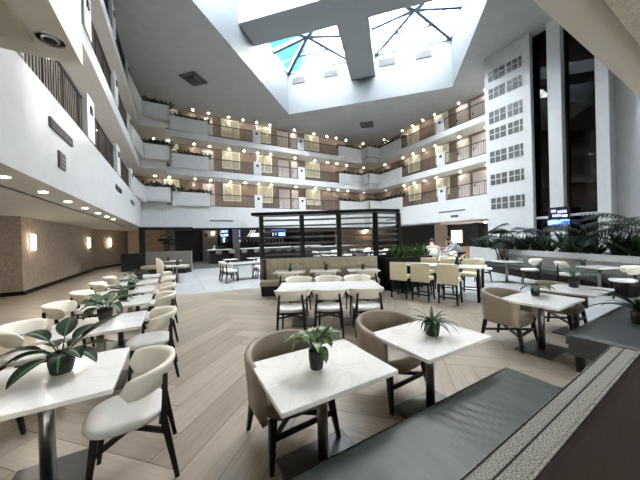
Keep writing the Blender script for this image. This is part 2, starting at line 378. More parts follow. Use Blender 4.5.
for i, (z0, z1) in enumerate(ZS):
    lv = LV[i]
    xs = [(2.62, 6.28), (6.93, 10.55), (11.25, 15.2)]
    for k, (a, b_) in enumerate(xs):
        railing((a, 22.78), (b_, 22.78), z1, '%s railing bay from the left on the back balcony, %s upper level' % (ORD[k], lv), 'back balcony railings')
    for k, (a, b_) in enumerate(((6.28, 6.93), (10.55, 11.25))):
        pilaster(a, 22.66, b_, 22.9, z1, (0, -1), '%s white pier with black square light, back balcony, %s upper level' % (('left', 'right')[k], lv))
    for k, (a, b_) in enumerate(((18.2, 14.33), (13.62, 9.15))):
        railing((19.78, a), (19.78, b_), z1, '%s railing bay on the right-hand balcony, %s upper level' % (('far', 'near')[k], lv), 'right balcony railings')
    pilaster(19.66, 13.62, 19.9, 14.33, z1, (-1, 0), 'white pier with black square light, right-hand balcony, %s upper level' % lv)
    ys = [(2.15, 4.9), (5.55, 8.9), (9.6, 12.95), (13.65, 16.9), (17.5, 17.95)]
    for k, (a, b_) in enumerate(ys):
        railing((-2.01, a), (-2.01, b_), z1, '%s railing bay from the viewer along the left balcony, %s upper level' % (ORD[k], lv), 'left balcony railings')
    for k in range(4):
        pilaster(-2.13, ys[k][1], -1.89, ys[k + 1][0], z1, (1, 0), '%s white pier from the viewer with black light, left balcony, %s upper level' % (ORD[k], lv))
    # planter boxes (solid parapets) at the corners
    def planter(path, name, label):
        m_ = MB()
        for (a, b_) in zip(path[:-1], path[1:]):
            a, b_ = Vector(a), Vector(b_); d = (b_ - a).normalized(); nn = Vector((-d.y, d.x)) * .10
            m_.prism([tuple(a), tuple(b_), tuple(b_ + nn), tuple(a + nn)], z1 - .02, z1 + 1.02)
        return struct(name, m_, 'white', label, 'planter box')
    planter([(-1.93, 17.98), (-1.63, 20.98), (-.03, 20.98)][::1], 'trim_%d' % (10 + i), 'white angled planter parapet in the far left corner, %s upper level' % lv)
    planter([(-.03, 20.98), (-.03, 22.5), (2.6, 22.5)], 'trim_%d' % (13 + i), 'white stepped planter parapet left of the back railings, %s upper level' % lv)
    planter([(15.2, 22.55), (18.1, 22.55), (18.1, 21.4), (19.72, 21.4), (19.6, 18.25)], 'trim_%d' % (16 + i), 'white zigzag planter parapet in the far right corner, %s upper level' % lv)
    # soffit under the projecting planters
    m_ = MB().prism([(-1.93, 17.98), (-1.63, 20.98), (-.03, 20.98), (-.03, 21.49), (-1.93, 21.49)], z1 - .03, z1 + .02)
    struct('trim_%d' % (19 + i), m_, 'soffit', 'underside of the corner planter, %s upper level' % lv, 'trim')
struct('wall_front', MB().box((-8, -5.2, 0), (-3, -5.0, 2.82)).box((12, -5.2, 0), (24.5, -5.0, 2.82)), 'white', 'white wall behind the viewpoint', 'wall')
struct('wall_right_outer', MB().box((24.3, -5, 0), (24.5, 30, 2.82)).box((17.2, -5, 0), (17.3, -1, 2.82)), 'white', 'white outer wall at right', 'wall')
struct('wall_left_outer', MB().box((-8.2, -5, 0), (-8, 30, 2.82)), 'beigewall', 'beige outer wall at left', 'wall')
struct('wall_back_outer', MB().box((-8, 29.8, 0), (24.3, 30, 2.82)), 'white', 'outer wall behind the bar', 'wall')
t_ = thing('window_70', 'unseen glazed front behind the viewpoint, added to let in fill light', 'window', (0, 0, 0)); t_['kind'] = 'structure'  # invented glazing, added so sky light fills the near furniture and soffit
MB().box((-3, -5.12, 0), (12, -5.10, 2.82)).build('glass', 'fillglass', t_)
mb = MB()
for q in range(11): mb.box((-3 + q * 1.49, -5.15, 0), (-2.92 + q * 1.49, -5.05, 2.82))
mb.build('mullion', 'black', t_)
# near-left planter parapet overhead
struct('trim_22', MB().box((-.56, .57, 4.55), (-.46, 2.1, 5.6)).box((-1.93, 2.0, 4.55), (-.56, 2.1, 5.6)), 'white', 'white planter parapet of the near corner overhead', 'planter box')

# smooth soffit border / textured inner panels near the viewpoint, under the first slab
struct('trim_23', MB().box((-.2, -4.5, 2.795), (16.5, .40, 2.818)), 'popcorn', 'textured beige ceiling panel overhead at the right', 'ceiling')
struct('trim_24', MB().box((-1.75, -4.5, 2.795), (-.62, 1.93, 2.818)), 'olive', 'flat olive ceiling panel overhead at the left', 'ceiling')
struct('trim_25', MB().box((-2.66, 2.3, 2.80), (-2.61, 20, 2.819)), 'ventdark', 'thin dark groove along the corridor ceiling', 'trim')

# ------------------------------------------------------------------ downlights
dl = None
def downlight(x, y, z, label, group, rr=.07):
    global dl
    if dl is None:
        dl = thing('ceiling_light', label, 'light', (x, y, z), 0, group)
        MB().lathe([(.08, -.012), (.08, 0), (.05, 0)], 16, caps=False).build('trim_ring', 'white', dl)
        MB().lathe([(.001, -.010), (.050, -.010), (.054, -.004)], 14).build('lens', 'lamp', dl)
        return dl
    return dup(dl, (x, y, z), 0, label, group)
levname = ['first', 'second', 'top']
for i, z in enumerate((6.95, 9.85, ZC)):
    for k, x in enumerate((-1.16, -.2, 1.65, 2.85, 4.48, 5.75, 7.0, 8.25, 10.8, 13.0, 14.6, 15.8, 17.1, 19.5)):
        downlight(x, 23.85, z, 'small downlight, %s from the left over the back balcony of the %s upper level' % (ORD[k], levname[i]), 'downlights over the back balconies')
    for k, y in enumerate((21.9, 19.2, 17.9, 16.65, 15.4, 13.1, 11.0)):
        downlight(21.05 - .1, y, z, 'small downlight, %s from the far corner over the right balcony of the %s upper level' % (ORD[k], levname[i]), 'downlights over the right balconies')
    for k, y in enumerate((4.5, 7.2, 9.9, 12.6, 15.3, 18.2)):
        if i < 2: downlight(-2.9, y, z, 'small round downlight, %s from the viewer over the left balcony of the %s upper level' % (ORD[k], levname[i]), 'downlights over the left balconies')
for k, y in enumerate((4.5, 5.9, 7.3, 8.7, 10.1, 11.6, 13.0, 14.3)):
    downlight(-2.28, y, 2.82, 'white round downlight, %s from the viewer in the low corridor ceiling at left' % ORD[k], 'corridor downlights')
# security dome
dm = thing('dome_camera', 'dark security dome in a white ring on the low ceiling overhead', 'camera', (-.545, 1.90, 2.82)); dm.scale = (.62, .62, .5)
MB().lathe([(.095, -.015), (.095, 0), (.06, 0), (.055, -.02)], 24, caps=False).build('mount_ring', 'white', dm)
MB().lathe([(.001, -.05), (.02, -.046), (.035, -.032), (.042, -.014)], 24).build('dome', 'scr_dark', dm)

# ceiling vents
for k, (cx, cy) in enumerate(((1.42, 19.2), (16.6, 19.65))):
    t_ = thing('ceiling_vent', 'square dark ceiling vent on the grey ceiling, %s of the skylight' % (('left', 'right')[k]), 'vent', (cx, cy, ZC), PI / 4)
    MB().box((-.62, -.62, -.03), (.62, .62, -.001)).build('vent_frame', 'grille', t_)
    MB().box((-.62, -.62, -.10), (.62, -.40, -.031)).box((-.62, .45, -.05), (.62, .62, -.031)).box((.4, -.4, -.10), (.62, .45, -.031)).build('vent_blade', 'ventdark', t_)
    MB().box((-.33, -.33, -.16), (.33, .33, -.031)).build('vent_core', 'ventdark', t_)

# ------------------------------------------------------------------ room doors and windows behind the balconies
dn_ = wn_ = 0
def roomdoor(axis, a, b_, zf, c, label):
    global dn_; dn_ += 1
    t_ = thing('door_%d' % dn_, label, 'door', (0, 0, 0)); t_['kind'] = 'structure'
    if axis == 'x':
        MB().box((a, c - .06, zf), (b_, c - .001, zf + 2.12)).build('door_leaf', 'door', t_)
        MB().box((a + .1, c - .11, zf + 1.0), (a + .16, c - .06, zf + 1.14)).build('handle', 'black', t_)
    else:
        MB().box((c - .06, a, zf), (c - .001, b_, zf + 2.12)).build('door_leaf', 'door', t_)
        MB().box((c - .11, b_ - .18, zf + 1.0), (c - .06, b_ - .1, zf + 1.14)).build('handle', 'black', t_)
def roomwin(axis, a, b_, zf, c, label, glow=False):
    global wn_; wn_ += 1
    t_ = thing('window_%d' % (wn_ + 4), label, 'window', (0, 0, 0)); t_['kind'] = 'structure'
    fr = MB(); pn = MB(); z0, z1 = zf + .72, zf + 2.3; w = .12
    B = (lambda m_, p0, p1, q0, q1, d0, d1: m_.box((p0, c - d1, q0), (p1, c - d0, q1))) if axis == 'x' else (lambda m_, p0, p1, q0, q1, d0, d1: m_.box((c - d1, p0, q0), (c - d0, p1, q1)))
    B(fr, a, b_, z1 - w, z1, .001, .08); B(fr, a, b_, z0, z0 + w, .001, .08); B(fr, a, a + w, z0 + w, z1 - w, .001, .08); B(fr, b_ - w, b_, z0 + w, z1 - w, .001, .08)
    mid = (a + b_) / 2; B(fr, mid - .03, mid + .03, z0 + w, z1 - w, .02, .07)
    B(pn, a + w, b_ - w, z0 + w, z1 - w, .001, .03)
    fr.build('window_frame', 'frame', t_); pn.build('curtained_pane', 'curtain', t_)
for i in range(3):
    zf = ZS[i][1] - .1; lv = LV[i]
    for k, (a, b_) in enumerate(((2.26, 3.2), (9.15, 10.25), (10.5, 11.2))):
        roomdoor('x', a, b_, zf + .1, 24.3, '%s pale door from the left on the back balcony, %s upper level' % (ORD[k], lv))
    for k, (a, b_) in enumerate(((-.6, .5), (3.9, 5.46), (7.0, 8.5), (12.1, 13.8))):
        roomwin('x', a, b_, zf + .1, 24.3, '%s curtained room window from the left on the back balcony, %s upper level' % (ORD[k], lv))
    for k, (a, b_) in enumerate(((12.5, 13.55), (11.2, 12.25))):
        roomdoor('y', a, b_, zf + .1, 21.3, '%s pale door on the right-hand balcony, %s upper level' % (('far', 'near')[k], lv))
    for k, (a, b_) in enumerate(((17.35, 18.85), (14.3, 15.6))):
        roomwin('y', a, b_, zf + .1, 21.3, '%s curtained window on the right-hand balcony, %s upper level' % (('far', 'near')[k], lv))

# ------------------------------------------------------------------ tower and lift glass at right
XT = 17.3
sy = XT / 17.85
def zt(z): return 1.72 + (z - 1.72) * sy
mb = MB().box((XT, 6.92, 0), (19.7, 9.1, ZC)).box((XT - .04, 6.70, 0), (XT + .3, 6.92, ZC))
struct('wall_tower', mb, 'white', 'white tower wall with two columns of small grey windows', 'wall')
k = 0
for zi, (za, zb) in enumerate(((11.40, 12.01), (10.27, 10.91), (8.72, 9.47), (7.67, 8.36), (6.23, 6.94), (4.81, 5.48), (3.26, 3.97))):
    za, zb = zt(za), zt(zb)
    for ci, (ya, yb) in enumerate(((7.96, 8.87), (7.11, 7.84))):
        k += 1
        t_ = thing('window_%d' % (30 + k), 'grey six-pane tower window, %s column, %s from the top' % (('left', 'right')[ci], ORD[zi]), 'window', (0, 0, 0)); t_['kind'] = 'structure'
        MB().box((XT - .02, ya, za), (XT - .001, yb, zb)).build('pane', 'pane', t_)
        fr = MB(); 
        for yy in ([ya + (yb - ya) * q for q in ((1/3, 2/3) if ci == 0 else (.2, .62))]): fr.box((XT - .05, yy - .022, za), (XT - .021, yy + .022, zb))
        fr.box((XT - .05, ya, (za + zb) / 2 - .022), (XT - .021, yb, (za + zb) / 2 + .022))
        fr.build('muntin', 'white', t_)
# columns and glass
struct('wall_column_left', MB().box((XT, 5.43, 0), (XT + .75, 5.98, ZC)), 'white', 'white full-height column between the two dark glass shafts', 'column')
struct('wall_column_right', MB().box((XT, 3.79, 0), (XT + .9, 4.22, ZC)), 'white', 'white full-height column right of the dark glass shafts', 'column')
struct('wall_recess', MB().box((XT + .9, 2.9, 0), (XT + 1.2, 4.22, ZC)), 'white', 'grey shaded recessed wall right of the glass shafts', 'wall')
struct('wall_far_right', MB().box((XT - .1, -1.0, 0), (XT + .9, 2.95, ZC)), 'white', 'white wall at the far right edge', 'wall')
t_ = thing('window_50', 'dark tinted glass shaft left of the white column', 'window', (0, 0, 0)); t_['kind'] = 'structure'
MB().box((XT + .55, 5.98, .6), (XT + .58, 6.92, ZC)).build('glass', 'darkglass', t_)
MB().box((XT + .45, 6.86, .6), (XT + .62, 6.92, ZC)).box((XT + .45, 5.98, .6), (XT + .62, 6.04, ZC)).build('mullion', 'black', t_)
t_ = thing('window_51', 'dark tinted glass shaft right of the white column', 'window', (0, 0, 0)); t_['kind'] = 'structure'
MB().box((XT + .55, 4.22, .6), (XT + .58, 5.43, ZC)).build('glass', 'darkglass', t_)
MB().box((XT + .45, 4.22, .6), (XT + .62, 4.3, ZC)).box((XT + .45, 5.37, .6), (XT + .62, 5.43, ZC)).build('mullion', 'black', t_)
struct('trim_26', MB().box((XT + .2, 4.22, 2.50), (XT + .44, 5.43, 2.62)).box((XT + .2, 5.97, 2.45), (XT + .41, 6.70, 2.57)), 'white', 'white ledge crossing the dark glass shafts', 'trim')
mb = MB().box((XT + 2.6, 3.0, 0), (XT + 2.8, 6.92, ZC)).box((XT + .75, 6.9, 0), (XT + 2.6, 6.92, ZC)).box((XT + 1.2, 4.0, 0), (XT + 2.6, 4.1, ZC))
struct('wall_shaft', mb, 'darkgrey', 'dark wall inside the lift shaft', 'wall')
mb = MB()
for z in (3.6, 6.3, 9.1, 11.8): mb.box((XT + .9, 4.12, z), (XT + 2.5, 6.88, z + .35))
for z in (4.9, 7.6): mb.bar((XT + .8, 6.7, z), (XT + 1.0, 4.4, z + 1.3), .1)
struct('trim_27', mb, 'darkgrey', 'dark landing beams inside the glass shaft', 'beam')
# ground floor: masses below the tower and right wing
struct('wall_right_ground', MB().box((23, 9.1, 0), (23.2, 27, 2.82)), 'blackwall', 'dark wall deep beneath the right balcony', 'wall')

# ------------------------------------------------------------------ floor
W_ = .315; KK = 5; me = bpy.data.meshes.new('floor'); vs = []; fs = []; tones = []; uvs = []
ca, sa = math.cos(PI / 4), math.sin(PI / 4)
def emit_plank(i0, j0, w, h):
    g = .0025
    x0, y0, x1, y1 = i0 * W_ + g, j0 * W_ + g, (i0 + w) * W_ - g, (j0 + h) * W_ - g
    cx, cy = (x0 + x1) / 2, (y0 + y1) / 2
    X, Y = cx * ca - cy * sa, cx * sa + cy * ca
    if not (-7.8 < X < 14 and -4 < Y < 29): return
    if Y > 11 and X > .5: return
    if X > 9.5 and Y > 1: return
    o = len(vs)
    for (x, y) in ((x0, y0), (x1, y0), (x1, y1), (x0, y1)): vs.append((x * ca - y * sa, x * sa + y * ca, 0))
    fs.append((o, o + 1, o + 2, o + 3)); tones.append(.1 + R.random() * .32)
    ox, oy = R.random() * 50, R.random() * 50
    L, S = max(w, h) * W_, W_
    uvs.extend([(ox, oy), (ox + L, oy), (ox + L, oy + S), (ox, oy + S)] if w > h else [(ox, oy), (ox, oy + S), (ox + L, oy + S), (ox + L, oy)])
for i in range(-40, 110):
    for j in range(-70, 110):
        d = (i - j) % (2 * KK)
        if d == 0: emit_plank(i, j, KK, 1)
        elif d == KK: emit_plank(i, j - KK + 1, 1, KK)
me.from_pydata(vs, [], fs); me.materials.append(M['plank'])
a_ = me.attributes.new('tone', 'FLOAT', 'FACE'); a_.data.foreach_set('value', tones)
ul = me.uv_layers.new(name='grain'); ul.data.foreach_set('uv', [c for p in uvs for c in p])
fl = bpy.data.objects.new('floor', me); COL.objects.link(fl); tag(fl, 'herringbone floor of pale oak-look planks', 'floor', None, 'structure')
struct('floor_base', MB().box((-8, -5, -.12), (24.5, 30, -.004)), 'carpet', 'dark joints beneath the plank floor', 'floor')
TILE = [(-.55, 9.75), (2.45, 9.28), (4.0, 8.6), (6.0, 5.6), (6.15, 4.5), (6.65, 3.7), (6.85, 1.9), (7.0, -1), (17.3, -1), (17.3, 9.1), (19.5, 9.1), (19.5, 18), (-.4, 18)]
struct('floor_tile', MB().prism(TILE, .0, .006), 'tile', 'large pale tiles of the middle of the atrium floor', 'floor')
struct('floor_carpet', MB().box((-.6, 18, .0), (23, 27, .005)), 'carpet', 'dark grey carpet of the bar area', 'floor')

# ------------------------------------------------------------------ left corridor
struct('wall_corridor', MB().box((-8, 13.3, 0), (-4.75, 22.6, 2.82)), 'beigewall', 'mottled beige wallpapered corridor wall with a projecting corner', 'wall')
struct('wall_corridor_end', MB().prism([(-5.3, 22.6), (-5.05, 22.8), (-3.3, 27.6), (-3.3, 28.2), (-5.4, 28.2)], 0, 2.82), 'beigewall', 'beige wallpapered wall at the far end of the corridor', 'wall')
struct('baseboard_corridor', MB().box((-8, 13.27, 0), (-4.72, 13.298, .14)).box((-4.748, 13.27, 0), (-4.72, 22.6, .14)).prism([(-5.05, 22.8), (-5.02, 22.77), (-3.27, 27.57), (-3.3, 27.6)], 0, .14), 'black', 'black skirting along the corridor walls', 'baseboard')
struct('wall_left_ground', MB().box((-8, 27.9, 0), (-3.4, 28.1, 2.82)).box((-8, 1, 0), (-7.8, 13.3, 2.82)), 'beigewall', 'beige end wall of the corridor', 'wall')
def sconce(x, y, z, a, label):
    t_ = thing('wall_sconce', label, 'lamp', (x, y, z), a, 'corridor sconces')
    MB().box((-.14, 0, -.30), (.10, .03, .30)).build('back_plate', 'chrome', t_)
    MB().box((-.055, .031, -.30), (.055, .13, .30)).build('glass_shade', 'lampw', t_, bevel=.03)
sconce(-4.75, 14.0, 1.88, -PI / 2, 'glowing upright wall sconce nearest the viewer on the beige wall')
sconce(-4.75, 21.4, 1.86, -PI / 2, 'glowing wall sconce at the far edge of the first beige wall')
sconce(-4.30, 24.85, 1.86, -PI / 2 - .35, 'glowing wall sconce on the far end wall beside a small plaque')
tag(MB().box((-.14, 0, -.22), (.14, .03, .22)).build('wall_plaque', 'warmwall'), 'small brown wall plaque right of the far sconce', 'plaque')
o = COL.objects['wall_plaque']; o.location = (-4.10, 25.4, 1.82); o.rotation_euler = (0, 0, -PI / 2 - .35)
tag(MB().box((0, 0, 0), (.02, .08, .12)).build('wall_outlet', 'white'), 'small white outlet low on the beige corridor wall', 'outlet'); COL.objects['wall_outlet'].location = (-4.748, 17.2, .38)
t_ = thing('door_40', 'light wooden double door at the end of the corridor', 'door', (-2.9, 27.85, 0)); t_['kind'] = 'structure'
MB().box((-.42, 0, 0), (.42, .05, 2.2)).build('door_leaf', 'orangewood', t_)
MB().box((-.30, -.03, .2), (.30, -.001, 1.0)).box((-.3, -.03, 1.2), (.3, -.001, 2.05)).build('door_panel', 'door', t_)
struct('wall_corridor_back', MB().box((-3.3, 27.9, 0), (-1.9, 28.1, 2.82)), 'orangewood', 'warm lit wall around the corridor end door', 'wall')
hs = thing('host_stand', 'black host stand cabinet at the end of the left table row', 'cabinet', (-2.35, 20.2, 0))
MB().box((-.55, -.25, 0), (.55, .25, 1.05)).build('cabinet_body', 'black', hs)
MB().box((-.58, -.28, 1.05), (.58, .28, 1.10)).build('cabinet_top', 'blackwood', hs)
# vents on the left fascia
for k, (y0, y1, z0, z1, lb) in enumerate(((6.5, 7.7, 3.90, 4.08, 'long grey slot grille on the left white wall, nearest'), (6.87, 7.22, 3.25, 3.58, 'small square grey grille below the long one on the left wall'),
        (12.7, 13.9, 3.88, 4.06, 'second long slot grille along the left white wall'), (16.7, 17.9, 3.86, 4.03, 'third and farthest slot grille along the left white wall'))):
    o = MB().box((-1.928, y0, z0), (-1.90, y1, z1)).build('air_grille', 'grille'); tag(o, lb, 'vent')
    m_ = MB(); n_ = 4
    for q in range(n_): m_.box((-1.899, y0 + .03, z0 + (q + .3) * (z1 - z0) / n_), (-1.89, y1 - .03, z0 + (q + .7) * (z1 - z0) / n_))
    m_.build('louvre', 'pane', o)
for k, (a, b_, z0, z1, ax, lb) in enumerate(((2.55, 4.4, 3.36, 3.46, 'x', 'slim slot grille on the white back wall above the bar'), (12.0, 14.3, 3.58, 3.68, 'y', 'slim slot grille on the right white wall, near the tower'),
        (19.0, 20.6, 3.4, 3.5, 'y', 'slim slot grille on the right white wall, far end'), (12.6, 13.2, 3.12, 3.3, 'y', 'small square grille on the right white wall above the entrance'))):
    m_ = MB().box((a, 22.66, z0), (b_, 22.698, z1)) if ax == 'x' else MB().box((19.66, a, z0), (19.698, b_, z1))
    tag(m_.build('air_grille', 'grille'), lb, 'vent')
# raised white wall below the corner planter + black portal under the back wall
mb = MB().box((-2.05, 21.0, 0), (-1.72, 21.35, 2.815)); mb.box((-1.72, 21.05, 2.62), (1.2, 21.3, 2.815))
struct('trim_30', mb, 'black', 'black portal post and beam at the entry to the bar', 'trim')
struct('trim_31', MB().box((1.2, 22.5, 2.62), (19.0, 22.72, 2.815)), 'black', 'black beam under the white back wall above the bar', 'trim')

# ------------------------------------------------------------------ bar area under the back balcony
struct('wall_bar', MB().box((3.4, 26.6, 0), (12.5, 26.8, 2.82)), 'blackwall', 'black back wall of the bar', 'wall')
struct('wall_bar_left', MB().box((-3.4, 26.9, 0), (-.6, 27.1, 2.82)), 'warmwall', 'terracotta wall left of the dark bar doorway', 'wall')
struct('wall_bar_doorway', MB().box((-.6, 27.0, 0), (2.2, 27.2, 2.82)), 'blackwall', 'dark recess beside the bar', 'wall')
struct('wall_bar_panel', MB().box((2.2, 25.2, 0), (3.45, 25.4, 2.82)).box((-.62, 25.2, 0), (.05, 25.4, 2.82)), 'greyfabric', 'taupe panel wall beside the dark doorway', 'wall')
struct('wall_bar_right', MB().box((12.5, 26.6, 0), (23, 26.8, 2.82)), 'warmwall', 'warm lit wall seen through the trellis', 'wall')
bar = thing('bar_counter', 'long black bar with a bright white counter top at the back', 'bar counter', (0, 21.6, 0))
MB().box((2.4, 0, 0), (12, .55, 1.03)).build('bar_front', 'blackwood', bar)
MB().box((2.2, -.2, 1.03), (12.1, .62, 1.10)).build('counter_top', 'counterlit', bar, bevel=.01)
st = MB().box((-.19, -.19, .74), (.19, .19, .80)); 
for k in range(9):
    x = 2.9 + k * .95
    if k == 0:
        bs = thing('bar_stool', 'dark bar stool, first from the left along the white bar counter', 'stool', (x, 21.0, 0), 0, 'stools along the bar')
        MB().box((-.2, -.18, .70), (.2, .2, .78)).build('seat', 'darkgrey', bs, bevel=.02)
        MB().box((-.21, -.22, .80), (.21, -.17, 1.08)).build('backrest', 'greyfabric', bs, bevel=.02)
        for sx in (-1, 1):
            for s_ in (-1, 1): MB().bar((sx * .16, s_ * .15, .70), (sx * .19, s_ * .19, 0), .03).build('leg', 'black', bs)
    else: dup(bs, (x, 21.0, 0), 0, 'dark bar stool, %s from the left along the white bar counter' % ORD[k])
# menu screens
def screen(name, x0, x1, z0, z1, y, label, cells):
    t_ = thing(name, label, 'screen', ((x0 + x1) / 2, y, z0))
    w, h = (x1 - x0) / 2, z1 - z0
    MB().box((-w, 0, 0), (w, .06, h)).build('screen_panel', 'scr_dark', t_)
    for (a, b_, c, d, mm) in cells:
        MB().box((-w + a * 2 * w, -.006, c * h), (-w + b_ * 2 * w, -.001, d * h)).build('lit_picture', mm, t_)
screen('menu_screen', 3.35, 4.0, 1.55, 2.72, 22.8, 'tall menu screen with blue and white panels, left of the dark column',
       [(.1, .5, .74, .97, 'scr_white'), (.52, .92, .76, .95, 'scr_blue'), (.05, .55, .48, .62, 'scr_blue'), (.5, .95, .5, .66, 'scr_white'), (.3, .5, .08, .40, 'scr_white'), (.5, .62, .3, .40, 'scr_grey')])
screen('menu_screen', 4.55, 4.98, 1.52, 2.72, 22.8, 'narrow blue menu screen right of the dark column',
       [(.1, .9, .62, .95, 'scr_blue'), (.2, .5, .84, .93, 'scr_white'), (.35, .9, .46, .58, 'scr_white'), (.2, .45, .1, .2, 'scr_white'), (.5, .9, .08, .22, 'scr_white')])
screen('television', 7.85, 9.4, 2.02, 2.86, 23.4, 'television with blue and white picture seen through the trellis',
       [(.05, .98, .72, .98, 'scr_blue'), (.1, .4, .78, .92, 'scr_white'), (.12, .2, .1, .6, 'scr_white'), (.3, .36, .15, .55, 'scr_white'), (.5, .95, .08, .62, 'scr_blue'), (.55, .7, .15, .5, 'scr_white'), (.78, .85, .35, .6, 'scr_white')])
# A-shaped sign strokes
lg = thing('bar_sign', 'white slanted-stroke emblem sign on the black bar wall', 'sign', (6.35, 23.4, 2.08)); lg.scale = (.85, 1, .9)
m_ = MB()
for k in range(3):
    x = -.72 + k * .19; m_.bar((x, 0, 0), (x + .48, 0, .74 - k * .05), .075, .03)
for k in range(2):
    x = .62 + k * .2; m_.bar((x, 0, .08), (x - .3 + .55, 0, .62), .075, .03)
for k in range(3):
    m_.bar((-.42 + k * .06, 0, .03 + .13 * k), (.75 - k * .12, 0, .03 + .13 * k), .03, .07)
m_.build('lit_strokes', 'neon', lg)
MB().box((-1.4, .05, -.35), (2.8, .1, .82)).build('backing_panel', 'blackwall', lg)
# back bar shelf with bottles
sh = thing('back_bar_shelf', 'black shelf unit holding bottles behind the bar', 'shelf', (7.6, 24.6, 0))
for z in (1.2, 1.5): MB().box((-2.4, 0, z), (2.4, .3, z + .04)).build('shelf_board', 'darkgrey', sh)
MB().box((-2.4, .3, 0), (2.4, .4, 1.9)).build('back_panel', 'blackwall', sh)
b0 = None
for k in range(12):
    x = 5.6 + k * .36
    if b0 is None:
        b0 = tag(MB().lathe([(.04, 0), (.042, .17), (.015, .22), (.014, .28)], 10).build('bottle', 'glassware'), 'pale bottle, first from the left on the back bar shelf', 'bottle', 'bottles on the back bar shelf'); b0.location = (x, 24.75, 1.54)
    else:
        q = b0.copy(); COL.objects.link(q); q.location = (x, 24.75, 1.54); q['label'] = 'pale bottle, %s from the left on the back bar shelf' % ORD[k]
struct('wall_pillar', MB().box((4.02, 21.0, 0), (4.5, 21.4, 2.62)), 'darkgrey', 'dark grey square column in front of the bar', 'column')
# service items on the left counter end
tag(MB().lathe([(.10, 0), (.11, .22), (.05, .3), (.001, .32)], 14).build('coffee_urn', 'chrome'), 'steel urn on the left end of the white bar counter', 'urn'); COL.objects['coffee_urn'].location = (2.7, 21.8, 1.10)
tag(MB().box((-.25, -.15, 0), (.25, .15, .2)).build('coffee_machine', 'black', bevel=.02), 'low black machine on the white bar counter beside the urn', 'machine'); COL.objects['coffee_machine'].location = (3.3, 21.85, 1.10)
tag(MB().lathe([(.06, 0), (.09, .1), (.09, .22)], 12).build('wall_lamp', 'lampw'), 'small glowing lamp on the taupe wall beside the bar', 'lamp'); COL.objects['wall_lamp'].location = (3.05, 25.105, 2.35)
tag(MB().box((-.12, 0, -.14), (.12, .03, .14)).build('wall_box', 'black'), 'small black box on the taupe wall beside the bar', 'box'); COL.objects['wall_box'].location = (2.5, 25.16, 2.3)
# things seen through the trellis: white counter, dark cabinets, lit sideboard
cb = thing('buffet_cabinet', 'dark buffet unit with pale framed openings behind the trellis', 'cabinet', (13.1, 24.6, 0))
MB().box((-2.6, 0, 0), (2.6, .6, 2.5)).build('cabinet_body', 'blackwall', cb)
m_ = MB()
for x in (-1.6, .9): m_.box((x, -.04, 1.2), (x + .12, -.001, 2.4))
m_.box((-1.6, -.04, 2.28), (1.02, -.001, 2.4)); m_.box((-2.6, -.04, 1.18), (2.6, -.001, 1.28)); m_.build('pale_frame', 'grille', cb)
ct = thing('buffet_counter', 'pale topped buffet counter behind the trellis', 'counter', (12.6, 21.3, 0))
MB().box((-3.2, 0, 0), (3.2, .6, .92)).build('counter_front', 'darkgrey', ct)
MB().box((-3.25, -.05, .92), (3.25, .65, .98)).build('counter_top', 'counterlit', ct)
tag(MB().lathe([(.16, 0), (.26, .14), (.1, .3)], 16).build('pendant_lamp', 'lampw'), 'warm glowing lamp on the wall behind the trellis right side', 'lamp'); COL.objects['pendant_lamp'].location = (21.6, 26.3, 2.45)

# ------------------------------------------------------------------ entrance under the right balcony
struct('trim_32', MB().box((19.8, 10.5, 2.60), (23.0, 14.3, 2.815)).box((19.72, 10.9, 2.815), (19.74, 14.2, 2.9)), 'warmwall', 'brown dropped ceiling over the entrance at right', 'ceiling')
struct('wall_entry', MB().box((21.6, 15.0, 0), (21.8, 16.2, 2.815)), 'warmwall', 'brown wall panel beside the entrance', 'wall')
struct('wall_entry_dark', MB().box((21.9, 9.2, 0), (22.0, 15.0, 2.6)).box((20.6, 11.6, 0), (20.95, 12.0, 2.6)), 'blackwall', 'dark entrance recess under the right balcony', 'wall')
t_ = thing('window_60', 'bright lit window in the dark entrance', 'window', (21.85, 14.2, 1.0)); t_['kind'] = 'structure'
MB().box((0, -.6, 0), (.04, .5, 1.1)).build('lit_pane', 'roomglow', t_)
MB().box((-.03, -.63, -.05), (-.001, -.57, 1.15)).box((-.03, -.15, -.05), (-.001, -.09, 1.15)).box((-.03, .46, -.05), (-.001, .52, 1.15)).build('window_frame', 'black', t_)
struct('wall_right_dark', MB().box((22.8, 16.2, 0), (23.0, 26.5, 2.815)), 'darkgrey', 'dark panelled wall under the right balcony', 'wall')
tag(MB().lathe([(.001, -.1), (.1, -.06), (.12, 0)], 16).build('porch_lamp', 'lampw'), 'round glowing lamp at the right corner of the brown entrance ceiling', 'lamp'); COL.objects['porch_lamp'].location = (20.2, 10.8, 2.60)
struct('trim_33', MB().box((19.72, 9.6, 0), (20.0, 10.0, 2.82)), 'white', 'white post beside the entrance', 'column')
exec_parts = True

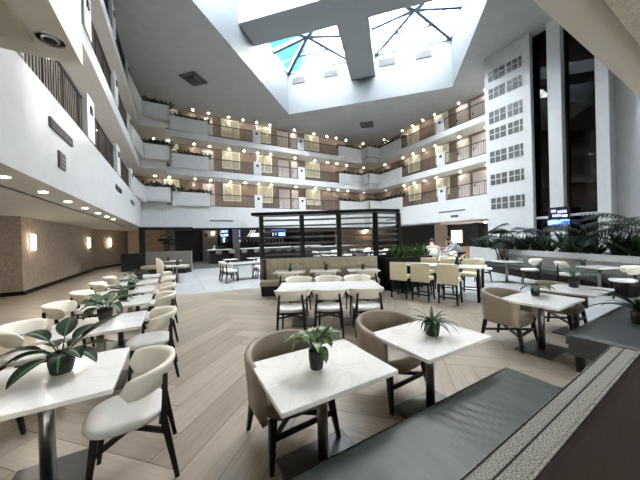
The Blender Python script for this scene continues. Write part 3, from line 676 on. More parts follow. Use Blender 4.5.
# ------------------------------------------------------------------ furniture prototypes
def superellipse(a, b_, n, e=2.6, front=1.0):
    out = []
    for i in range(n):
        t_ = 2 * PI * i / n; c, s_ = math.cos(t_), math.sin(t_)
        out.append((a * math.copysign(abs(c) ** (2 / e), c), b_ * math.copysign(abs(s_) ** (2 / e), s_)))
    return out
def make_side_chair(label, group):
    t_ = thing('dining_chair', label, 'chair', (0, 0, 0), 0, group)
    m_ = MB(); n_ = 28; rings = []
    for z, k in ((.405, .80), (.412, .93), (.435, 1.0), (.458, .985), (.470, .90), (.474, .6), (.472, .2)):
        rings.append([(x * k, y * k + .01, z) for x, y in superellipse(.245, .235, n_)])
    m_.loft(rings).build('seat', 'seatwhite', t_)
    m_ = MB(); rings = []; N = 22
    for i in range(N + 1):
        u_ = i / N; a = math.radians(-90 - 98 + 196 * u_); e_ = abs(2 * u_ - 1)
        hh = .088 * math.sqrt(max(0.0, 1 - e_ ** 12)) * (1 - .08 * e_ ** 2) + .004; zc = .70 - .02 * e_ ** 2; th = .024 * (1 - .5 * e_ ** 8)
        cx, cy = .255 * math.cos(a), .235 * math.sin(a) - .015; nx, ny = math.cos(a), math.sin(a)
        rg = []
        for (o_, h_) in ((-1, -.75), (-.6, -1), (.6, -1), (1, -.75), (1, .75), (.6, 1), (-.6, 1), (-1, .75)):
            lean = .035 * (h_ * hh / .088)
            rg.append((cx + nx * (o_ * th + lean), cy + ny * (o_ * th + lean), zc + h_ * hh))
        rings.append(rg)
    m_.loft(rings).build('backrest', 'cream', t_)
    for s_ in (-1, 1):
        MB().bar((s_ * .17, .16, .41), (s_ * .20, .21, 0), .042, .042, w2=.6).build('leg', 'blackwood', t_)
        m_ = MB().bar((s_ * .215, -.215, .42), (s_ * .235, -.285, 0), .042, .045, w2=.6).bar((s_ * .215, -.215, .40), (s_ * .185, -.23, .715), .042, .04, w2=.75)
        m_.build('leg', 'blackwood', t_)
    MB().bar((-.19, .18, .30), (.225, -.24, .33), .028).bar((.19, .18, .30), (-.225, -.24, .33), .028).bar((-.17, .15, .395), (.17, .15, .395), .03).bar((-.2, -.2, .395), (.2, -.2, .395), .03).build('stretcher', 'blackwood', t_)
    return t_
def make_tub_chair(label, group):
    t_ = thing('tub_chair', label, 'chair', (0, 0, 0), 0, group)
    path = [(.30, .26), (.30, .16), (.30, .05)] + [(.30 * math.cos(a), .05 - .30 * 1.02 * math.sin(a)) for a in [PI * i / 16 for i in range(1, 16)]] + [(-.30, .05), (-.30, .16), (-.30, .26)]
    n_ = len(path); rings = []
    for i, (x, y) in enumerate(path):
        e_ = abs(2 * i / (n_ - 1) - 1); top = .795 - .075 * e_ ** 2; L = math.hypot(x, y - .05)
        nx, ny = (x / abs(x), 0) if y >= .05 else (x / L, (y - .05) / L)
        rg = []
        for (o_, z) in ((-.035, .365), (.0, .355), (.012, .39), (.018, .55), (.030, top - .02), (.018, top), (-.012, top), (-.022, top - .025), (-.03, .55), (-.034, .40)):
            rg.append((x + nx * o_, y + ny * o_, z))
        rings.append(rg)
    MB().loft(rings).build('shell', 'tan', t_)
    m_ = MB(); n2 = 26; rr = []
    for z, k in ((.33, .95), (.36, 1), (.43, 1.0), (.455, .96), (.465, .8), (.467, .3)):
        rr.append([(x * k, y * k + .03, z) for x, y in superellipse(.255, .245, n2, 3.2)])
    m_.loft(rr).build('seat_cushion', 'tan', t_)
    for sx in (-1, 1):
        for sy_ in (-1, 1):
            MB().bar((sx * .22, sy_ * .19 + .03, .35), (sx * .255, sy_ * .24 + .03, 0), .045, w2=.55).build('leg', 'blackwood', t_)
    MB().bar((-.24, .24, .2), (.24, -.18, .2), .028).bar((.24, .24, .2), (-.24, -.18, .2), .028).bar((-.24, .24, .22), (.24, .24, .22), .028).build('stretcher', 'blackwood', t_)
    return t_
def make_stool(label, group):
    t_ = thing('counter_stool', label, 'stool', (0, 0, 0), 0, group)
    MB().box((-.22, -.20, .53), (.22, .22, .635)).build('seat', 'stool', t_, bevel=.025)
    MB().box((-.245, -.25, .50), (.245, -.19, 1.0)).build('backrest', 'stool', t_, bevel=.02)
    for sx in (-1, 1):
        for s_ in (-1, 1): MB().bar((sx * .195, s_ * .19, .535), (sx * .215, s_ * .21, 0), .042, w2=.8).build('leg', 'blackwood', t_)
    m_ = MB()
    for (a, b_) in (((-.21, .2), (.21, .2)), ((-.21, -.2), (.21, -.2)), ((-.21, -.2), (-.21, .2)), ((.21, -.2), (.21, .2))): m_.bar((*a, .17), (*b_, .17), .028)
    m_.build('footrest', 'blackwood', t_)
    return t_
def make_table(w, d, label, group, z=.75, pole=.042, plate=(.56, .40), th=.034, name='cafe_table', ncol=1, cx=0):
    t_ = thing(name, label, 'table', (0, 0, 0), 0, group)
    MB().box((-w / 2, -d / 2, z - th), (w / 2, d / 2, z)).build('tabletop', 'marble', t_, bevel=.005)
    for k in range(ncol):
        x = cx if ncol == 1 else (-w / 4 if k == 0 else w / 4)
        MB().cyl((x, 0, .018), (x, 0, z - th - .015), pole, n=20).build('column', 'steel', t_)
        MB().box((x - plate[0] / 2, -plate[1] / 2, 0), (x + plate[0] / 2, plate[1] / 2, .018)).build('base_plate', 'baseplate', t_, bevel=.004)
        MB().box((x - .16, -.16, z - th - .015), (x + .16, .16, z - th - .0005)).build('top_bracket', 'black', t_)
    return t_

# --- left row
GL = 'café tables in the left row'
LY = [2.62, 4.12, 5.50, 6.75, 8.00, 9.32]
lt = ['white marble table at the lower left corner holding the broad striped-leaf plant', 'second marble table in the left row, with a spreading green plant in a dark pot', 'third marble table in the left row, behind the green bushy plant',
      'fourth marble table in the left row, with a small green plant', 'fifth marble table in the left row, counting from the viewer', 'sixth and farthest marble table in the left row']
tl = None
for k, y in enumerate(LY):
    if tl is None: tl = make_table(.90, .82, lt[0], GL, pole=.045, plate=(.5, .5)); tl.location = (-.84, y, 0)
    else: dup(tl, (-.81 - .01 * k, y, 0), 0, lt[k])
ch = None
rl = ['cream dining chair nearest the viewer, right of the lower left table', 'cream dining chair right of the second table in the left row', 'cream dining chair right of the third table in the left row', 'cream dining chair right of the fourth table in the left row', 'cream dining chair right of the fifth table in the left row']
for k, y in enumerate((2.44, 4.05, 5.38, 6.55, 7.9)):
    if ch is None: ch = make_side_chair(rl[0], 'chairs of the left table row'); ch.location = (-.335, y, 0); ch.rotation_euler = (0, 0, PI / 2 + .03); ch.scale = (1.06, 1.06, 1.05)
    else: dup(ch, (-.31, y, 0), PI / 2 + .03 * k, rl[k])
ll = ['cream dining chair left of the lower left table, at the left edge', 'cream dining chair left of the second table in the left row', 'cream dining chair left of the third table in the left row', 'cream dining chair left of the fourth table in the left row', 'cream dining chair left of the fifth table in the left row', 'cream dining chair left of the sixth table in the left row']
for k, (x, y) in enumerate(((-1.5, 3.25), (-1.45, 4.3), (-1.45, 5.5), (-1.45, 6.65), (-1.45, 7.95), (-1.45, 9.2))):
    dup(ch, (x, y, 0), -PI / 2 + .05 * (k - 2), ll[k])

# --- row of café tables with tub chairs
GC = 'café tables along the grey benches'
tb = make_table(.90, .70, 'white marble table in the centre foreground holding the pale-leaved potted plant', GC, plate=(.62, .44)); tb.location = (.945, 1.725, 0)
dup(tb, (2.15, 1.705, 0), 0, 'white marble table right of centre holding the strap-leaved plant')
dup(tb, (4.65, 1.74, 0), 0, 'white marble table at right holding the small dark plant, before the second bench')
dup(tb, (5.88, 1.72, 0), 0, 'white marble table at far right holding the feathery plant')
tc_ = make_tub_chair('tan tub chair behind the centre foreground table', 'tan tub chairs'); tc_.location = (.86, 2.17, 0); tc_.rotation_euler = (0, 0, PI + .06); tc_.scale = (1.2, 1.16, 1.02)
dup(tc_, (2.07, 2.19, 0), PI + .06, 'tan tub chair behind the table with the strap-leaved plant')
dup(tc_, (4.58, 2.17, 0), PI + .08, 'tan tub chair behind the right-hand table with the small dark plant')
dup(tc_, (5.9, 1.98, 0), PI - .02, 'tan tub chair behind the far right table, half hidden by the tabletop in front')

# --- long table
RA = math.radians(-29.5); RU = Vector((math.cos(RA), math.sin(RA), 0)); RV = Vector((-math.sin(RA), math.cos(RA), 0))
lgc = Vector((2.75, 4.58, 0))
lgt = make_table(2.05, .92, 'long white table in the middle with three chairs on each side', 'long dining tables', name='dining_table', ncol=2, plate=(.5, .5)); lgt.location = lgc; lgt.rotation_euler = (0, 0, RA)
nl = ['left', 'middle', 'right']
for k in range(3):
    p = lgc + RU * (-.70 + .68 * k) - RV * .58
    dup(ch, p, RA + (.03, -.08, .05)[k], 'cream chair at the near side of the long middle table, %s one' % nl[k], 'chairs of the long middle table')
    p = lgc + RU * (-.68 + .68 * k) + RV * .62
    dup(ch, p, RA + PI, 'cream chair at the far side of the long middle table, %s one' % nl[k], 'chairs of the long middle table')

# --- trellis booth
PT = [Vector((2.52, 8.42, 0)), Vector((3.73, 7.86, 0)), Vector((4.78, 7.22, 0)), Vector((5.75, 6.52, 0)), Vector((6.72, 6.45, 0))]
tr = thing('trellis_screen', 'black slatted trellis screen with a flat roof behind the taupe booth', 'screen', (0, 0, 0))
for k, p in enumerate(PT): MB().box((p.x - .06, p.y - .06, 0), (p.x + .06, p.y + .06, 2.52)).build('post', 'black', tr)
for a, b_ in zip(PT[:-1], PT[1:]):
    m_ = MB()
    for q in range(7): z = 1.22 + q * .19; m_.bar((a.x, a.y, z), (b_.x, b_.y, z), .04, .055)
    m_.build('slats', 'slat', tr)
    MB().bar((a.x, a.y, .56), (b_.x, b_.y, .56), .05, 1.12).build('lower_panel', 'blackwood', tr)
m_ = MB()
pf = [(p.x - .14, p.y - .22) for p in PT]; pb = [(p.x + .25, p.y + .42) for p in PT]
pf[0] = (2.20, 8.45); pb[0] = (2.6, 8.95)
m_.prism(pf + pb[::-1], 2.52, 2.62).build('roof', 'black', tr)
bo = thing('booth_bench', 'curved taupe booth with buttoned backs under the trellis', 'booth', (0, 0, 0))
for a, b_, lb in ((PT[0], PT[1], 0), (PT[1], PT[3], 1)):
    d = (b_ - a).normalized(); nn = Vector((d.y, -d.x, 0)); L = (b_ - a).length
    T = Matrix(((d.x, nn.x, 0, a.x), (d.y, nn.y, 0, a.y), (0, 0, 1, 0), (0, 0, 0, 1)))
    nx, nz = int(L / .05), 14; bx0 = .12; btn = []
    for r_ in range(2):
        c_ = bx0 + (.12 if r_ else 0)
        while c_ < L - .05: btn.append((c_, .68 + .22 * r_)); c_ += .24
    g = []; 
    for j in range(nz + 1):
        row = []
        for i in range(nx + 1):
            x = i * L / nx; z = .44 + j * .66 / nz
            dep = .20 + .03 * math.sin(PI * min(1, j / nz * 1.02))
            for (px_, pz_) in btn: dep -= .045 * math.exp(-((x - px_) ** 2 + (z - pz_) ** 2) / .003)
            row.append((x, dep, z))
        g.append(row)
    m_ = MB().loft(g, closed=False, caps=False, T=T)
    m_.add([(0, .08, .40), (L, .08, .40), (L, .2, .44), (0, .2, .44), (0, .08, 1.1), (L, .08, 1.1), (L, .2, 1.1), (0, .2, 1.1)], [(0, 1, 5, 4), (4, 5, 6, 7), (0, 4, 7, 3), (1, 2, 6, 5)], 0, False, T)
    bk = m_.build('backrest', 'booth', bo)
    for (px_, pz_) in btn:
        MB().lathe([(.001, .012), (.012, .008), (.016, 0)], 8, T=T @ Matrix.Translation((px_, .185, pz_)) @ Matrix.Rotation(-PI / 2, 4, 'X')).build('button', 'booth', bk)
    MB().box((0.0, .20, .30), (L, .72, .46), T=T).build('seat_cushion', 'booth', bo, bevel=.03)
    MB().box((.04, .16, 0), (L - .04, .66, .30), T=T).build('plinth', 'blackwood', bo)
MB().box((2.44, 8.02, 0), (2.52, 8.355, 1.1)).build('end_panel', 'blackwood', bo)
bt = None
for k, (p, lb) in enumerate((((3.02, 7.30), 'left'), ((3.98, 6.82), 'middle'), ((4.92, 6.18), 'right'))):
    l_ = 'small white table in front of the taupe booth, %s one' % lb
    if bt is None: bt0 = make_table(.92, .60, l_, 'tables at the booth', plate=(.4, .4)); bt0.location = (*p, 0); bt0.rotation_euler = (0, 0, RA); bt = bt0
    else: dup(bt0, (*p, 0), RA, l_)
    q = Vector((*p, 0)) - RV * .62 + RU * (.05, .0, .0)[k]
    dup(ch, q, RA, 'cream chair facing the booth, at the %s small booth table' % lb, 'chairs facing the booth')

bt = make_table(.70, .62, 'small white table behind the tiled-floor table, before the bar', 'tables before the bar', plate=(.4, .4)); bt.location = (2.6, 14.6, 0)
# --- counter height table with stools
CR = Vector((.33, -.944, 0)); CF = Vector((.944, .33, 0)); CA = math.atan2(CR.y, CR.x)
sl = ['farthest', 'middle', 'nearest']
sp = None
for k, (x, y) in enumerate(((5.60, 5.30), (5.80, 4.74), (6.04, 4.12))):
    l_ = 'pale yellow square-backed counter stool, %s of the three with their backs to the viewer' % sl[k]
    if sp is None: sp = make_stool(l_, 'counter stools'); sp.location = (x, y, 0); sp.rotation_euler = (0, 0, CA)
    else: dup(sp, (x, y, 0), CA, l_)
ctb = Vector((6.56, 4.78, 0))
t_ = thing('counter_table', 'counter-height white table on black legs beside the pale yellow stools', 'table', ctb, CA, None)
MB().box((-1.1, -.36, .845), (1.1, .36, .88)).build('tabletop', 'marble', t_, bevel=.005)
for sx in (-1, 1):
    for s_ in (-1, 1): MB().box((sx * 1.0 - .03, s_ * .29 - .03, 0), (sx * 1.0 + .03, s_ * .29 + .03, .845)).build('leg', 'black', t_)
    MB().box((sx * 1.0 - .02, -.26, .04), (sx * 1.0 + .02, .26, .08)).build('stretcher', 'black', t_)
for k in range(3):
    p = ctb + CF * .62 + CR * (-.6 + .62 * k)
    dup(sp, p, CA + PI, 'pale counter stool on the far side of the counter-height table, %s one' % sl[k])

# --- planter trough with sword plants right of the booth
tro = tag(MB().box((5.9, 6.0, 0), (7.85, 6.42, 1.02)).build('planter_trough', 'blackwood'), 'black planter trough right of the booth behind the yellow stools', 'planter')

# --- tables on the tile, back left
t2 = dup(lgt, (2.75, 11.85, 0), .02, 'white table on the tiles at left of the trellis, with chairs pulled up', 'long dining tables')
t2.scale = (.62, 1, 1)
dup(ch, (2.02, 11.35, 0), -PI / 2 + .2, 'cream chair left of the tiled-floor table, nearer one', 'chairs on the tiles')
dup(ch, (1.98, 12.1, 0), -PI / 2 - .1, 'cream chair left of the tiled-floor table, farther one', 'chairs on the tiles')
dup(ch, (3.45, 11.4, 0), PI / 2, 'cream chair right of the tiled-floor table, nearer one', 'chairs on the tiles')
dup(ch, (3.5, 12.3, 0), PI / 2, 'cream chair right of the tiled-floor table, farther one', 'chairs on the tiles')
dup(bt, (3.9, 14.6, 0), 0, 'small white table before the bar, just left of the trellis', 'tables before the bar')
# --- back left: wing chair, table and grey banquette
bq = thing('banquette', 'grey banquette with a tall flat back before the dark doorway', 'banquette', (-.3, 17.4, 0), RA)
MB().box((-1.33, -.06, 0), (1.33, .08, 1.22)).build('backrest', 'greyfabric', bq)
MB().box((-1.25, -.62, .28), (1.25, -.06, .46)).build('seat_cushion', 'booth', bq, bevel=.03)
MB().box((-1.25, -.56, 0), (1.25, -.06, .28)).build('plinth', 'blackwood', bq)
dup(bt, (.06, 12.75, 0), 0, 'white table standing before the grey banquette at back left', 'tables before the grey banquette')
dup(bt, (-.1, 16.1, 0), RA, 'small white table tucked against the grey banquette', 'tables before the grey banquette')
wc = thing('wing_chair', 'cream high-backed wing chair left of the table before the grey banquette', 'chair', (-.42, 13.2, 0), -PI / 2 + .15)
m_ = MB(); rings = []
for i in range(13):
    a = math.radians(-90 - 75 + 150 * i / 12); e_ = abs(2 * i / 12 - 1); top = 1.08 - .22 * e_ ** 3
    cx, cy = .30 * math.cos(a), .26 * math.sin(a) + .02; nx, ny = math.cos(a), math.sin(a)
    rings.append([(cx + nx * o_, cy + ny * o_, z) for o_, z in ((-.035, .3), (.03, .3), (.045, .7), (.06, top), (-.01, top), (-.03, .7))])
m_.loft(rings).build('backrest', 'cream', wc)
MB().box((-.27, -.2, .28), (.27, .28, .46)).build('seat_cushion', 'cream', wc, bevel=.04)
for sx in (-1, 1):
    for s_ in (-1, 1): MB().bar((sx * .22, s_ * .2 + .03, .29), (sx * .25, s_ * .23 + .03, 0), .04, w2=.7).build('leg', 'blackwood', wc)

# --- right: tables before the white planter wall
PD = Vector((-.486, -.874, 0)); PNn = Vector((.874, -.486, 0)); PA = math.atan2(PD.y, PD.x)
pw = thing('planter_box', 'long low white planter wall before the glass shafts', 'planter', (12.6, 5.4, 0), PA)
MB().box((-3.6, 0, 0), (6.0, .10, 1.0)).build('front_panel', 'white', pw)
MB().box((-3.6, .9, 0), (6.0, 1.0, 1.0)).box((-3.6, .1, 0), (-3.5, .9, 1.0)).build('rear_panel', 'white', pw)
MB().box((-3.5, .1, .2), (5.9, .9, .93)).build('soil_bed', 'soil', pw)
bq2 = thing('banquette', 'grey banquette along the white planter wall at right', 'banquette', (12.6, 5.4, 0), PA)
MB().box((-1.2, -.16, .2), (4.4, -.02, .82)).build('backrest', 'greyfabric', bq2, bevel=.02)
MB().box((-1.2, -.70, .28), (4.4, -.16, .46)).build('seat_cushion', 'greyleather2', bq2, bevel=.03)
MB().box((-1.15, -.64, 0), (4.35, -.02, .28)).build('plinth', 'blackwood', bq2)
dup(bt, (10.15, 4.75, 0), PA, 'white table with two chairs left of the grey tile-side banquette', 'tables at the white planter wall')
dup(bt, (9.95, 2.42, 0), PA, 'white table before the planter wall at far right', 'tables at the white planter wall')
dup(ch, (9.78, 5.32, 0), PI + .5, 'cream chair left of the table by the potted palm', 'chairs at the white planter wall')
dup(ch, (10.5, 4.2, 0), .5, 'cream chair right of the table by the potted palm', 'chairs at the white planter wall')
dup(ch, (10.1, 3.1, 0), PI + .35, 'cream chair left of the far right planter-wall table', 'chairs at the white planter wall')
dup(ch, (9.75, 1.95, 0), .4, 'cream chair at the right edge before the planter wall', 'chairs at the white planter wall')
tag(MB().lathe([(.001, -.07), (.12, -.06), (.17, 0), (.12, .06), (.001, .07)], 4).build('cushion', 'leafgrey'), 'pale green cushion on the banquette behind the planter-wall table', 'cushion'); COL.objects['cushion'].location = (11.45, 4.9, .62); COL.objects['cushion'].rotation_euler = (PI / 2 - .3, PI / 4, PA)
# middle background: tables near the entrance
for k, (x, y) in enumerate(((8.7, 6.6), (10.6, 7.6), (9.3, 8.8), (12.2, 9.0))):
    dup(bt, (x, y, 0), RA, 'white table among the far seats before the entrance, %s from the viewer' % ORD[k], 'far tables before the entrance')
    dup(ch, Vector((x, y, 0)) - RV * .6, RA, 'cream chair on the near side of the %s far table before the entrance' % ORD[k], 'far chairs before the entrance')
    dup(ch, Vector((x, y, 0)) + RU * .68, RA + PI / 2, 'cream chair on the right side of the %s far table before the entrance' % ORD[k], 'far chairs before the entrance')
for k, (x, y) in enumerate(((8.2, 12.6), (10.4, 13.6), (12.6, 14.0), (14.6, 14.4), (9.6, 16.4), (13.2, 16.8))):
    dup(bt, (x, y, 0), 0, 'white table behind the trellis, %s counting back from the booth' % ORD[k], 'tables behind the trellis')
    dup(ch, (x - .7, y, 0), -PI / 2, 'cream chair left of the %s white table behind the trellis' % ORD[k], 'chairs behind the trellis')
    dup(ch, (x + .7, y, 0), PI / 2, 'cream chair right of the %s white table behind the trellis' % ORD[k], 'chairs behind the trellis')
lw = thing('low_divider', 'low brown divider with white seat backs before the entrance', 'divider', (13.4, 9.4, 0), RA)
MB().box((-1.6, -.1, 0), (1.6, .1, .95)).build('divider_panel', 'orangewood', lw)
MB().box((-1.65, -.14, .95), (1.65, .14, 1.02)).build('divider_cap', 'booth', lw)

# ------------------------------------------------------------------ benches in the foreground
bn = thing('bench', 'long grey-green leather bench in the foreground with a speckled tweed backrest', 'bench', (0, 0, 0))
def cushion(x0, x1, y0, y1, z0, z1, wr, seed):
    rr = random.Random(seed); nx, ny = int((x1 - x0) / .03), 22; ph = [rr.random() * 6 for _ in range(8)]
    g = []
    for j in range(ny + 1):
        v_ = j / ny; row = []
        for i in range(nx + 1):
            u_ = i / nx; x = x0 + u_ * (x1 - x0); y = y0 + v_ * (y1 - y0)
            ed = min(1, min(u_, 1 - u_) * (x1 - x0) / .05, min(v_, 1 - v_) * (y1 - y0) / .05); crown = 1 - (1 - ed) ** 3
            sk = x + .35 * (y - y0) + .05 * math.sin(6 * y + ph[0])
            fold = math.sin(sk * 62 + 2.2 * math.sin(y * 6 + ph[1]) + 1.5 * math.sin(x * 4)) * (.5 + .5 * math.sin(sk * 6 + ph[2])) * math.sin(PI * v_) 
            row.append((x, y, z1 - .022 * (1 - crown) + wr * fold * crown))
        g.append(row)
    m_ = MB().loft(g, closed=False, caps=False)
    rim = [g[0][i] for i in range(nx + 1)] + [g[j][nx] for j in range(1, ny + 1)] + [g[ny][i] for i in range(nx - 1, -1, -1)] + [g[j][0] for j in range(ny - 1, 0, -1)]
    m_.loft([[(a, b_, z0) for a, b_, c in rim], [(a, b_, z0 + .03) for a, b_, c in rim], rim], closed=True, caps=False, smooth=False)
    return m_, rim
m_, rim = cushion(-.9, 2.70, .60, 1.29, .33, .47, .0055, 4)
sc = m_.build('seat_cushion', 'greyleather', bn)
pm = MB()
for a, b_ in zip(rim, rim[1:] + rim[:1]): pm.cyl(a, b_, .0065, n=6)
pm.build('piping', 'black', sc)
MB().box((-.85, .60, .0), (2.62, 1.2, .10)).box((-.9, .60, .10), (2.69, 1.27, .33)).build('plinth', 'greyleather2', bn)
Tb = Matrix.Translation((2.70, .61, 0)) @ Matrix.Rotation(math.radians(2.0), 4, 'Z')
bk = MB().box((-3.6, -.135, .34), (0, 0, .90), T=Tb).build('backrest', 'tweed', bn, bevel=.012)
MB().box((-3.6, -.165, 0), (.015, -.136, .895), T=Tb).build('rear_panel', 'brownleather', bn, bevel=.006)
pm = MB()
for y in (-.012, -.068): pm.cyl((-3.6, y, .901), (0, y, .901), .0035, n=6, T=Tb)
pm.cyl((.001, -.068, .4), (.001, -.068, .901), .0035, n=6, T=Tb); pm.build('welt_seam', 'black', bk)
MB().cyl((-3.6, -.134, .899), (0, -.134, .899), .005, n=6, T=Tb).build('welt_seam', 'tweed', bk)
bn2 = thing('bench', 'second grey leather bench at right, beyond the gap, seen end-on', 'bench', (0, 0, 0))
m_, rim = cushion(4.20, 7.6, .62, 1.33, .33, .47, .003, 9)
sc = m_.build('seat_cushion', 'greyleather2', bn2)
pm = MB()
for a, b_ in zip(rim, rim[1:] + rim[:1]): pm.cyl(a, b_, .006, n=6)
pm.build('piping', 'greyfabric', sc)
MB().box((4.21, .62, .20), (7.59, 1.31, .328)).build('base_rail', 'greyleather2', bn2, bevel=.01)
MB().box((4.16, .42, .2), (7.6, .615, .905)).build('backrest', 'tweed', bn2, bevel=.012)
for x in (4.28, 7.4):
    for y in (.72, 1.22): MB().bar((x, y, .2), (x, y, 0), .08, w2=.75).build('leg', 'blackwood', bn2)

# ------------------------------------------------------------------ plants
def leaf(m_, base, yaw, pitch, L, Wd, droop, fold=.25, seg=8, mi=(0, 1), rib=.14, wmax=.45):
    pts = []; p = Vector(base); el = pitch; st = L / seg
    for i in range(seg + 1):
        pts.append((p.copy(), el)); el -= droop / seg
        p = p + Vector((math.cos(yaw) * math.cos(el), math.sin(yaw) * math.cos(el), math.sin(el))) * st
    side = Vector((-math.sin(yaw), math.cos(yaw), 0)); rows = []
    for i, (q, e_) in enumerate(pts):
        t_ = i / seg; w = Wd / 2 * (math.sin(PI * t_ ** wmax_exp(wmax)) ** .8 if 0 < t_ < 1 else .02)
        nrm = Vector((-math.cos(yaw) * math.sin(e_), -math.sin(yaw) * math.sin(e_), math.cos(e_)))
        rows.append([q + side * (a * w) + nrm * (abs(a) * w * fold) for a in (-1, -rib, 0, rib, 1)])
    vs = [v for rw in rows for v in rw]; 
    o = len(m_.v); m_.v += vs
    for i in range(seg):
        for j in range(4):
            m_.f.append([o + i * 5 + j, o + i * 5 + j + 1, o + (i + 1) * 5 + j + 1, o + (i + 1) * 5 + j]); m_.m.append(mi[1] if j in (1, 2) else mi[0]); m_.s.append(True)
def wmax_exp(w): return math.log(.5) / math.log(w)
def pot(t_, r1, r0, h, mm='pot', z=0):
    MB().lathe([(r0 * .9, z), (r0, z + .01), ((r0 + r1) / 2 * 1.05, z + h * .5), (r1, z + h), (r1 * .9, z + h), (r1 * .88, z + h - .015)], 22, caps=True).build('pot', mm, t_)
    MB().lathe([(.001, z + h - .012), (r1 * .87, z + h - .014)], 18).build('soil', 'soil', t_)
# 1: broad striped leaves (lower-left table)
def broad_plant(label, loc, rz, n, L, Wd, seed, mats=('leafdark', 'leafmid'), ph=.14, pr=.075):
    rr = random.Random(seed); t_ = thing('potted_plant', label, 'plant', loc, rz); pot(t_, pr, pr * .78, ph); m_ = MB(); s_ = MB()
    for k in range(n):
        yaw = 2 * PI * k / n + rr.uniform(-.25, .25); el = rr.uniform(.5, 1.15); L1 = L * rr.uniform(.35, .55)
        b_ = Vector((math.cos(yaw) * .015, math.sin(yaw) * .015, ph - .01)); e_ = b_ + Vector((math.cos(yaw) * math.cos(el), math.sin(yaw) * math.cos(el), math.sin(el))) * L1 * .7
        s_.cyl(b_, e_, .004, .003, n=6); leaf(m_, e_, yaw, el * .75, L * rr.uniform(.75, 1.05), Wd * rr.uniform(.8, 1.1), rr.uniform(.7, 1.5))
    s_.build('stems', 'leaf', t_); m_.build('foliage', list(mats), t_); return t_
p1 = thing('potted_plant', 'dark potted plant with broad striped leaves on the lower left table', 'plant', (-.78, 2.72, .75)); pot(p1, .082, .066, .15)
m_ = MB(); s_ = MB()
for yaw, el, sl_, L, Wd, dr in ((2.5, .85, .13, .27, .13, 1.0), (1.6, 1.0, .13, .22, .135, .5), (.45, .75, .11, .33, .125, .35), (.1, .35, .08, .26, .10, .7), (-.5, .35, .07, .22, .11, 1.4), (3.05, .55, .10, .28, .11, 1.0), (2.75, .25, .08, .24, .10, .8), (-2.3, .1, .06, .26, .13, .9), (-1.4, .3, .06, .17, .10, 1.6), (.9, .9, .1, .24, .12, .9), (-2.9, .5, .08, .22, .11, 1.1), (2.1, .5, .08, .2, .12, .8), (-.9, .6, .07, .2, .11, 1.2), (1.2, .5, .06, .2, .11, .8)):
    b_ = Vector((math.cos(yaw) * .02, math.sin(yaw) * .02, .135)); e_ = b_ + Vector((math.cos(yaw) * math.cos(el), math.sin(yaw) * math.cos(el), math.sin(el))) * sl_
    s_.cyl(b_, e_, .005, .004, n=6); leaf(m_, e_, yaw, el * .85, L, Wd, dr)
s_.build('stems', 'leafdark', p1); m_.build('foliage', ['leafdark', 'leafmid'], p1)
broad_plant('spreading green plant in a dark pot on the second table of the left row', (-.80, 4.28, .75), .4, 17, .27, .14, 5, ('leaf', 'leafmid'), .15, .085)
broad_plant('bushy green plant in a dark pot on the third table of the left row', (-.80, 5.6, .75), 1.1, 18, .22, .13, 6, ('leaf', 'leafmid'))
broad_plant('bushy green plant in a dark pot on the fourth table of the left row', (-.82, 6.8, .75), 2.0, 16, .22, .13, 7, ('leaf', 'leafmid'))
broad_plant('green plant in a dark pot on the farthest tables of the left row', (-.85, 8.6, .75), 2.6, 16, .24, .13, 8, ('leafdark', 'leaf'))
# 2: pale drooping leaves (centre table)
p2 = thing('potted_plant', 'potted plant with pale green drooping leaves on the centre foreground table', 'plant', (.905, 1.72, .75)); pot(p2, .058, .050, .135)
rr = random.Random(3); m_ = MB(); s_ = MB()
for k in range(19):
    yaw = 2.4 * k + rr.uniform(-.3, .3); el = .95 + .55 * rr.random(); sl_ = rr.uniform(.03, .13)
    b_ = Vector((math.cos(yaw) * .015, math.sin(yaw) * .015, .12)); e_ = b_ + Vector((math.cos(yaw) * math.cos(el), math.sin(yaw) * math.cos(el), math.sin(el))) * sl_
    s_.cyl(b_, e_, .004, .003, n=6); leaf(m_, e_, yaw, el, rr.uniform(.13, .19), rr.uniform(.065, .085), rr.uniform(1.3, 2.5), .3, rib=.6)
s_.build('stems', 'leaf', p2); m_.build('foliage', ['leaf', 'leafpale'], p2)
# 3: strap leaves
def strap_plant(label, loc, n, L, Wd, seed, mats, ph=.12, pr=.062, drops=(.9, 2.0), els=(.5, 1.4), tips=True, cat='plant'):
    rr = random.Random(seed); t_ = thing('potted_plant', label, cat, loc); pot(t_, pr, pr * .82, ph); m_ = MB()
    for k in range(n):
        yaw = 2.4 * k + rr.uniform(-.3, .3); leaf(m_, (math.cos(yaw) * .012, math.sin(yaw) * .012, ph - .012), yaw, rr.uniform(*els), L * rr.uniform(.7, 1.1), Wd * rr.uniform(.8, 1.2), rr.uniform(*drops), .35, wmax=.35)
    m_.build('foliage', list(mats), t_)
    if tips:
        q = MB()
        for yaw in (2.5, -.5, 2.9): leaf(q, (math.cos(yaw) * .15, math.sin(yaw) * .15, ph + .16), yaw, .3, .09, .03, 1.0, .2)
        q.build('pale_leaf', 'petal', t_)
    return t_
strap_plant('potted plant with narrow arching strap leaves on the table right of centre', (2.17, 1.68, .75), 30, .25, .028, 12, ('leaf', 'leafmid'), .13, .072, (.9, 1.9), (.3, 1.25))
broad_plant('small dark-leaved plant in a dark pot on the right-hand table', (4.80, 1.86, .75), .5, 12, .20, .075, 21, ('leafdark', 'leafmid'), .10, .062)
